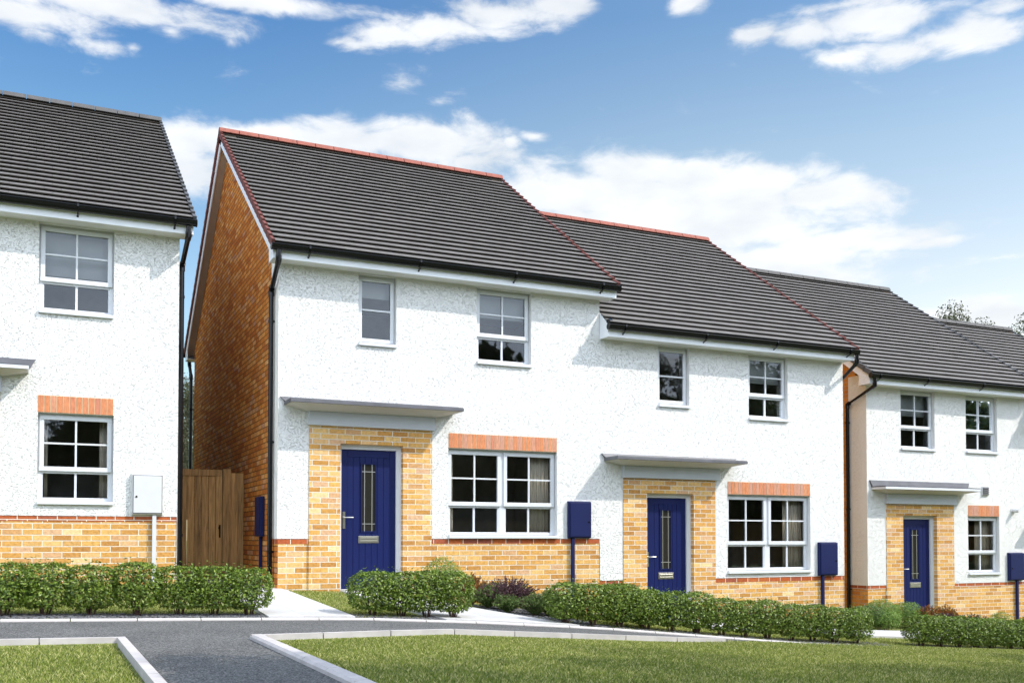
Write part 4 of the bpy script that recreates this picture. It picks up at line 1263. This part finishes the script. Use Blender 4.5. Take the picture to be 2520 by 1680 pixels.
bed_plant('pink', 3.02, -2.62, .17, .30, 'green plant dotted with pink flowers beside the long hedge', 'flowering_plant')
bed_plant('light', 3.35, -2.30, .16, .30, 'pale green plant just behind the start of the long hedge', 'leafy_shrub')
bed_plant('pink', 9.95, -.85, .32, .42, 'green mound dotted with pink flowers behind the white path slab', 'flowering_plant')
bed_plant('light', 10.45, -.60, .34, .48, 'pale green shrub in front of the brick corner of the third house', 'leafy_shrub')
bed_plant('light', 10.15, -1.05, .26, .34, 'low pale green shrub right behind the white path slab', 'leafy_shrub')
bed_plant('light', 10.95, -.70, .30, .46, 'pale green shrub left of the third blue door', 'leafy_shrub')
bed_plant('orange', 11.15, -1.02, .26, .42, 'orange tipped shrub in front of the third blue door', 'fiery_shrub')
bed_plant('orange', 11.75, -.85, .26, .42, 'orange tipped shrub right of the third blue door', 'fiery_shrub')
bed_plant('purple', 11.25, -1.25, .36, .36, 'purple shrub showing above the hedge below the third blue door', 'purple_shrub')
bed_plant('purple', 11.95, -1.25, .40, .36, 'purple shrub showing above the hedge near the small ground floor window', 'purple_shrub')
bed_plant('light', 12.95, -1.05, .20, .42, 'pale green sprig showing above the hedge below the last window', 'leafy_shrub')
bed_plant('orange', 13.9, -1.0, .26, .40, 'orange tipped shrub at the right edge behind the hedge', 'fiery_shrub')


# slate chippings round the planting
def chips(regs):
    V = []; F = []
    for (x0, x1, y0, y1, n) in regs:
        for i in range(n):
            x, y = random.uniform(x0, x1), random.uniform(y0, y1); s = random.uniform(.009, .024)
            z = hgt(x, y); a = random.uniform(0, 3.14); c, q = math.cos(a), math.sin(a); tx = random.uniform(-.3, .3)
            b0 = len(V)
            for (u, v) in ((-1, -.6), (1, -.5), (.8, .6), (-.7, .7)):
                for w in (0, .5): V.append((x + (c * u - q * v) * s, y + (q * u + c * v) * s, z + w * s + tx * u * s * .5))
            F += [(b0 + 1, b0 + 3, b0 + 5, b0 + 7), (b0, b0 + 1, b0 + 3, b0 + 2), (b0 + 2, b0 + 3, b0 + 5, b0 + 4), (b0 + 4, b0 + 5, b0 + 7, b0 + 6), (b0 + 6, b0 + 7, b0 + 1, b0)]
    o = obj('slate_chippings', V, F, MATS['slate_chip'], None)
    tag(o, 'dark grey slate chippings spread under the hedges and shrubs', 'gravel'); o['kind'] = 'stuff'


chips([(-4.0, -.84, -3.34, -3.02, 1500), (.12, 1.14, -3.34, -3.05, 420), (2.45, 3.4, -3.3, -.9, 1300), (3.4, 8.0, -3.34, -2.9, 1300), (8.5, 12, -3.34, -2.9, 600)])


# ------------------------------------------------------------------ grass
def inview(X, Y, Z, m=60):
    th, p = R(TH), R(PITCH); s, c, sp, cp = math.sin(th), math.cos(th), math.sin(p), math.cos(p)
    dx, dy, dz = X + 3.0, Y + 13.88, Z - .70
    w = dx * s * cp + dy * c * cp + dz * sp; u = dx * c - dy * s; v = -dx * s * sp - dy * c * sp + dz * cp
    x = 1260 + FPX * u / w; y = (1325 - FPX * math.tan(p)) - FPX * v / w
    return (w > .5) & (x > -m) & (x < 2520 + m) & (y < 1680 + m)


def lawn(name, label, regs, dens, h, excl=()):
    Ps = []
    for (x0, x1, y0, y1) in regs:
        n = int((x1 - x0) * (y1 - y0) * dens); Ps.append(np.stack([rng.uniform(x0, x1, n), rng.uniform(y0, y1, n)], 1))
    P = np.concatenate(Ps)
    # height from the terrain tables
    def tab(t, x): return np.interp(x, [a[0] for a in t], [a[1] for a in t])
    gf, gk, gn = tab(G_FAC, P[:, 0]), tab(G_KERB, P[:, 0]), tab(G_NEAR, P[:, 0]); y = P[:, 1]
    z = np.where(y >= -3.4, gk + (gf - gk) * np.clip((y + 3.4) / 3.2, 0, 1), np.where(y >= -5.6, gn + (gk - gn) * (y + 5.6) / 2.2, gn)) - .014
    z = np.where(y < -5.63, z - LAWN_DROP * np.clip((3.6 - P[:, 0]) / 1.2, 0, 1), z)
    ok = inview(P[:, 0], y, z, 120)
    for (x0, x1, y0, y1) in excl: ok &= ~((P[:, 0] > x0) & (P[:, 0] < x1) & (y > y0) & (y < y1))
    P, z = P[ok], z[ok]; n = len(P)
    a = rng.uniform(0, 2 * math.pi, n); hh = h * rng.uniform(.55, 1.25, n); w = rng.uniform(.0012, .0026, n)
    ld = rng.uniform(0, .8, n) * hh; la = rng.uniform(0, 2 * math.pi, n)
    dx, dy = np.cos(a) * w, np.sin(a) * w
    b0 = np.stack([P[:, 0] - dx, P[:, 1] - dy, z], 1); b1 = np.stack([P[:, 0] + dx, P[:, 1] + dy, z], 1)
    m0 = np.stack([P[:, 0] + dx * .8 + np.cos(la) * ld * .3, P[:, 1] + dy * .8 + np.sin(la) * ld * .3, z + hh * .6], 1)
    t = np.stack([P[:, 0] + np.cos(la) * ld, P[:, 1] + np.sin(la) * ld, z + hh], 1)
    V = np.stack([b0, b1, m0, t], 1).reshape(-1, 3)
    F = np.arange(n)[:, None] * 4 + np.array([[0, 1, 2, 3]])
    patch = .5 + .5 * np.sin(P[:, 0] * 2.1 + 1.3 * np.sin(P[:, 1] * 1.7)) * np.cos(P[:, 1] * 2.9 + P[:, 0] * .8)
    tint = np.clip(np.where(rng.random(n) < .10, rng.uniform(.85, 1, n), rng.normal(.38, .26, n)) + .08 * (patch - .5), 0, .99)
    o = fast_obj(name, V, F, M_grass, None, tint)
    tag(o, label, 'grass'); o['kind'] = 'stuff'
    return n


lawn('grass', 'mown green lawn in the foreground inside the kerbs', [(-7, -2.46, -8.9, -5.68), (-1.32, 3.3, -8.9, -5.69), (3.3, 10.5, -8.9, -5.60)], 9500, .026)
lawn('grass', 'green grass between the kerb and the houses', [(-6.5, -.86, -3.05, .45), (.12, .87, -3.3, -.02), (.1, .98, -3.3, -2.0), (3.4, 8.6, -3.3, -.02), (7.0, 8.6, -3.35, -.02), (8.6, 13, -3.3, -2.15)], 3600, .030,
     excl=[(8.0, 13.1, -2.12, -1.24), (5.97, 6.97, -1.8, 0)])

# ------------------------------------------------------------------ trees


def tree_proto(H, R_, crown0, n, size, nb=16, sparse=.0, mat=None):
    """returns foliage object data and trunk object (unlinked from the scene later)"""
    cz = (H + crown0) / 2; hz = (H - crown0) / 2
    cl = []
    tr = MB()
    tr.tube([(0, 0, -.3), (.03, .02, crown0 * .5), (-.02, .04, crown0), (.05, 0, cz), (.02, .02, H * .93)], [.055 * H ** .75 * .32, .045 * H ** .75 * .3, .04 * H ** .75 * .28, .02 * H ** .75 * .25, .008], 8)
    for i in range(nb):
        d = Vector(tuple(unit(1)[0])); d.z = d.z * .9
        rr = random.uniform(.55, .92)
        c = Vector((d.x * R_ * rr, d.y * R_ * rr, cz + d.z * hz * rr))
        cl.append((c, random.uniform(.26, .44) * R_))
        s = Vector((0, 0, crown0 + (c.z - crown0) * .35)); mid = s.lerp(c, .5) + Vector((0, 0, .15))
        tr.tube([s, mid, c], [.035 * H * .16, .022 * H * .14, .006], 5, caps=False)
    cl.append((Vector((0, 0, cz)), R_ * .5)); cl.append((Vector((0, 0, cz + hz * .55)), R_ * .4))
    k = rng.integers(0, len(cl), n)
    C = np.array([tuple(c[0]) for c in cl])[k]; Rr = np.array([c[1] for c in cl])[k]
    d = unit(n); r = rng.uniform(.35, 1.08, n) ** (.6)
    P = C + d * (Rr * r)[:, None] * np.array([1, 1, .85])
    # twigs of several leaves
    tw = unit(n) * rng.uniform(0, .10, (n, 1)); P = P + tw
    N_ = d + unit(n) * .9 + np.array([0, 0, .4]); N_ /= np.linalg.norm(N_, axis=1)[:, None]
    tint = np.clip(rng.normal(.4, .25, n), 0, 1)
    V, F, T = leaves(P, N_, rng.uniform(.7, 1.3, n) * size, tint, aspect=.6)
    f = fast_obj('crown', V, F, mat or M_leaf_tree, None, T)
    t = tr.build('trunk', M_bark, None, smooth=True)
    return f, t


def place_tree(proto, x, y, label, group, scale=1, rz=0, z=None, last=False):
    e = empty('tree', label, 'tree', (x, y, hgt(x, y) if z is None else z), group)
    e.scale = (scale,) * 3 if not isinstance(scale, tuple) else scale; e.rotation_euler = (0, 0, rz)
    for p in proto:
        c = p.copy(); COL.objects.link(c); c.parent = e


random.seed(31); rng = np.random.default_rng(31)
# street trees on the viewer's side of the green: they shade the foreground and show in the panes
TA = tree_proto(6.3, 1.75, 2.0, 15000, .10, 22)
for i, (x, y, s) in enumerate([(3.2, -12.1, .94), (5.6, -12.0, .99), (8.0, -11.9, 1.0), (10.5, -11.8, 1.05), (13.6, -12.0, 1.3), (17.2, -12.2, 1.40), (21.5, -12.5, 1.6), (26, -12.8, 1.7)]):
    place_tree(TA, x, y, '%s street tree, counted from the camera, in the row behind the viewer' % ORD[i], 'street trees behind the viewer', (s, s, s * (1.2, 1.12, 1.04, 1.04, 1, 1, 1, 1)[i]), i * 1.9)
for i, (x, y, s) in enumerate([(-1.2, -21, 1.0), (-4.6, -21.5, .95), (-8.5, -21, 1.05)]):
    place_tree(TA, x, y, '%s tree across the road behind the viewer, counted leftwards' % ORD[i], 'trees across the road behind the viewer', s, i * 2.3)
for p in TA: bpy.data.objects.remove(p)
# distant trees
random.seed(23); rng = np.random.default_rng(23)
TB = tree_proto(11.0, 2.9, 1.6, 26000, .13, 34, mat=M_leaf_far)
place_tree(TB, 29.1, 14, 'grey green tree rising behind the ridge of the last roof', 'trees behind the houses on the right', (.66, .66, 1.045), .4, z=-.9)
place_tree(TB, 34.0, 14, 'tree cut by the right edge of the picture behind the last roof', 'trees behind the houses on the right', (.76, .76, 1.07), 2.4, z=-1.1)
place_tree(TB, 1.15, 18.5, 'tree seen through the gap above the wooden gate', 'trees seen through the gap', .56, 1.0, z=.0)
place_tree(TB, .2, 15.0, 'smaller tree low in the gap between the houses', 'trees seen through the gap', .42, 3.0, z=.0)
place_tree(TB, 3.0, 25.0, 'further tree behind the gap between the houses', 'trees seen through the gap', .62, 5.0, z=.0)
for p in TB: bpy.data.objects.remove(p)


# wooden boundary fence and a belt of far woodland across the road behind the viewer
for i in range(9):
    x = -22 + i * 9.0
    mb = MB(); k = 60
    for j in range(k): mb.box(x + j * .149, x + j * .149 + .145, -27.02 + (.02 if j % 2 else 0), -27.0 + (.02 if j % 2 else 0), -.6, 1.5, a=random.random())
    f = empty('wooden_fence', '%s run of brown boarded fence across the road behind the viewer, from the left' % ORD[i], 'fence', (x, -27, -.6), 'boarded fence across the road')
    mb.build('boards', M_wood, f, off=f.location, attr=True)
    MB().box(x - .05, x + .05, -27.0, -26.9, -.8, 1.6).build('fence_post', M_wood, f, off=f.location)
nW = 150000
wx = rng.uniform(-70, 130, nW); top = np.where(wx > 2, 11.6, 8.5) + 1.6 * np.sin(wx * .31) + 1.1 * np.sin(wx * .83 + 1)
wz = (rng.random(nW) ** 1.1) * (top + rng.normal(0, .5, nW)) - 1
wy = -46 + rng.uniform(-2.5, 2.5, nW) * np.sqrt(np.clip(1 - (wz / 14) ** 2, .1, 1))
Nw = unit(nW) + np.array([0, .6, .3]); Nw /= np.linalg.norm(Nw, axis=1)[:, None]
V, F, T = leaves(np.stack([wx, wy, wz], 1), Nw, rng.uniform(.5, 1.1, nW), np.clip(rng.normal(.35, .25, nW), 0, 1), aspect=.8)
wd = fast_obj('woodland', V, F, M_leaf_tree, None, T); tag(wd, 'dark belt of far woodland behind the viewer, mirrored in the panes', 'woodland'); wd['kind'] = 'stuff'
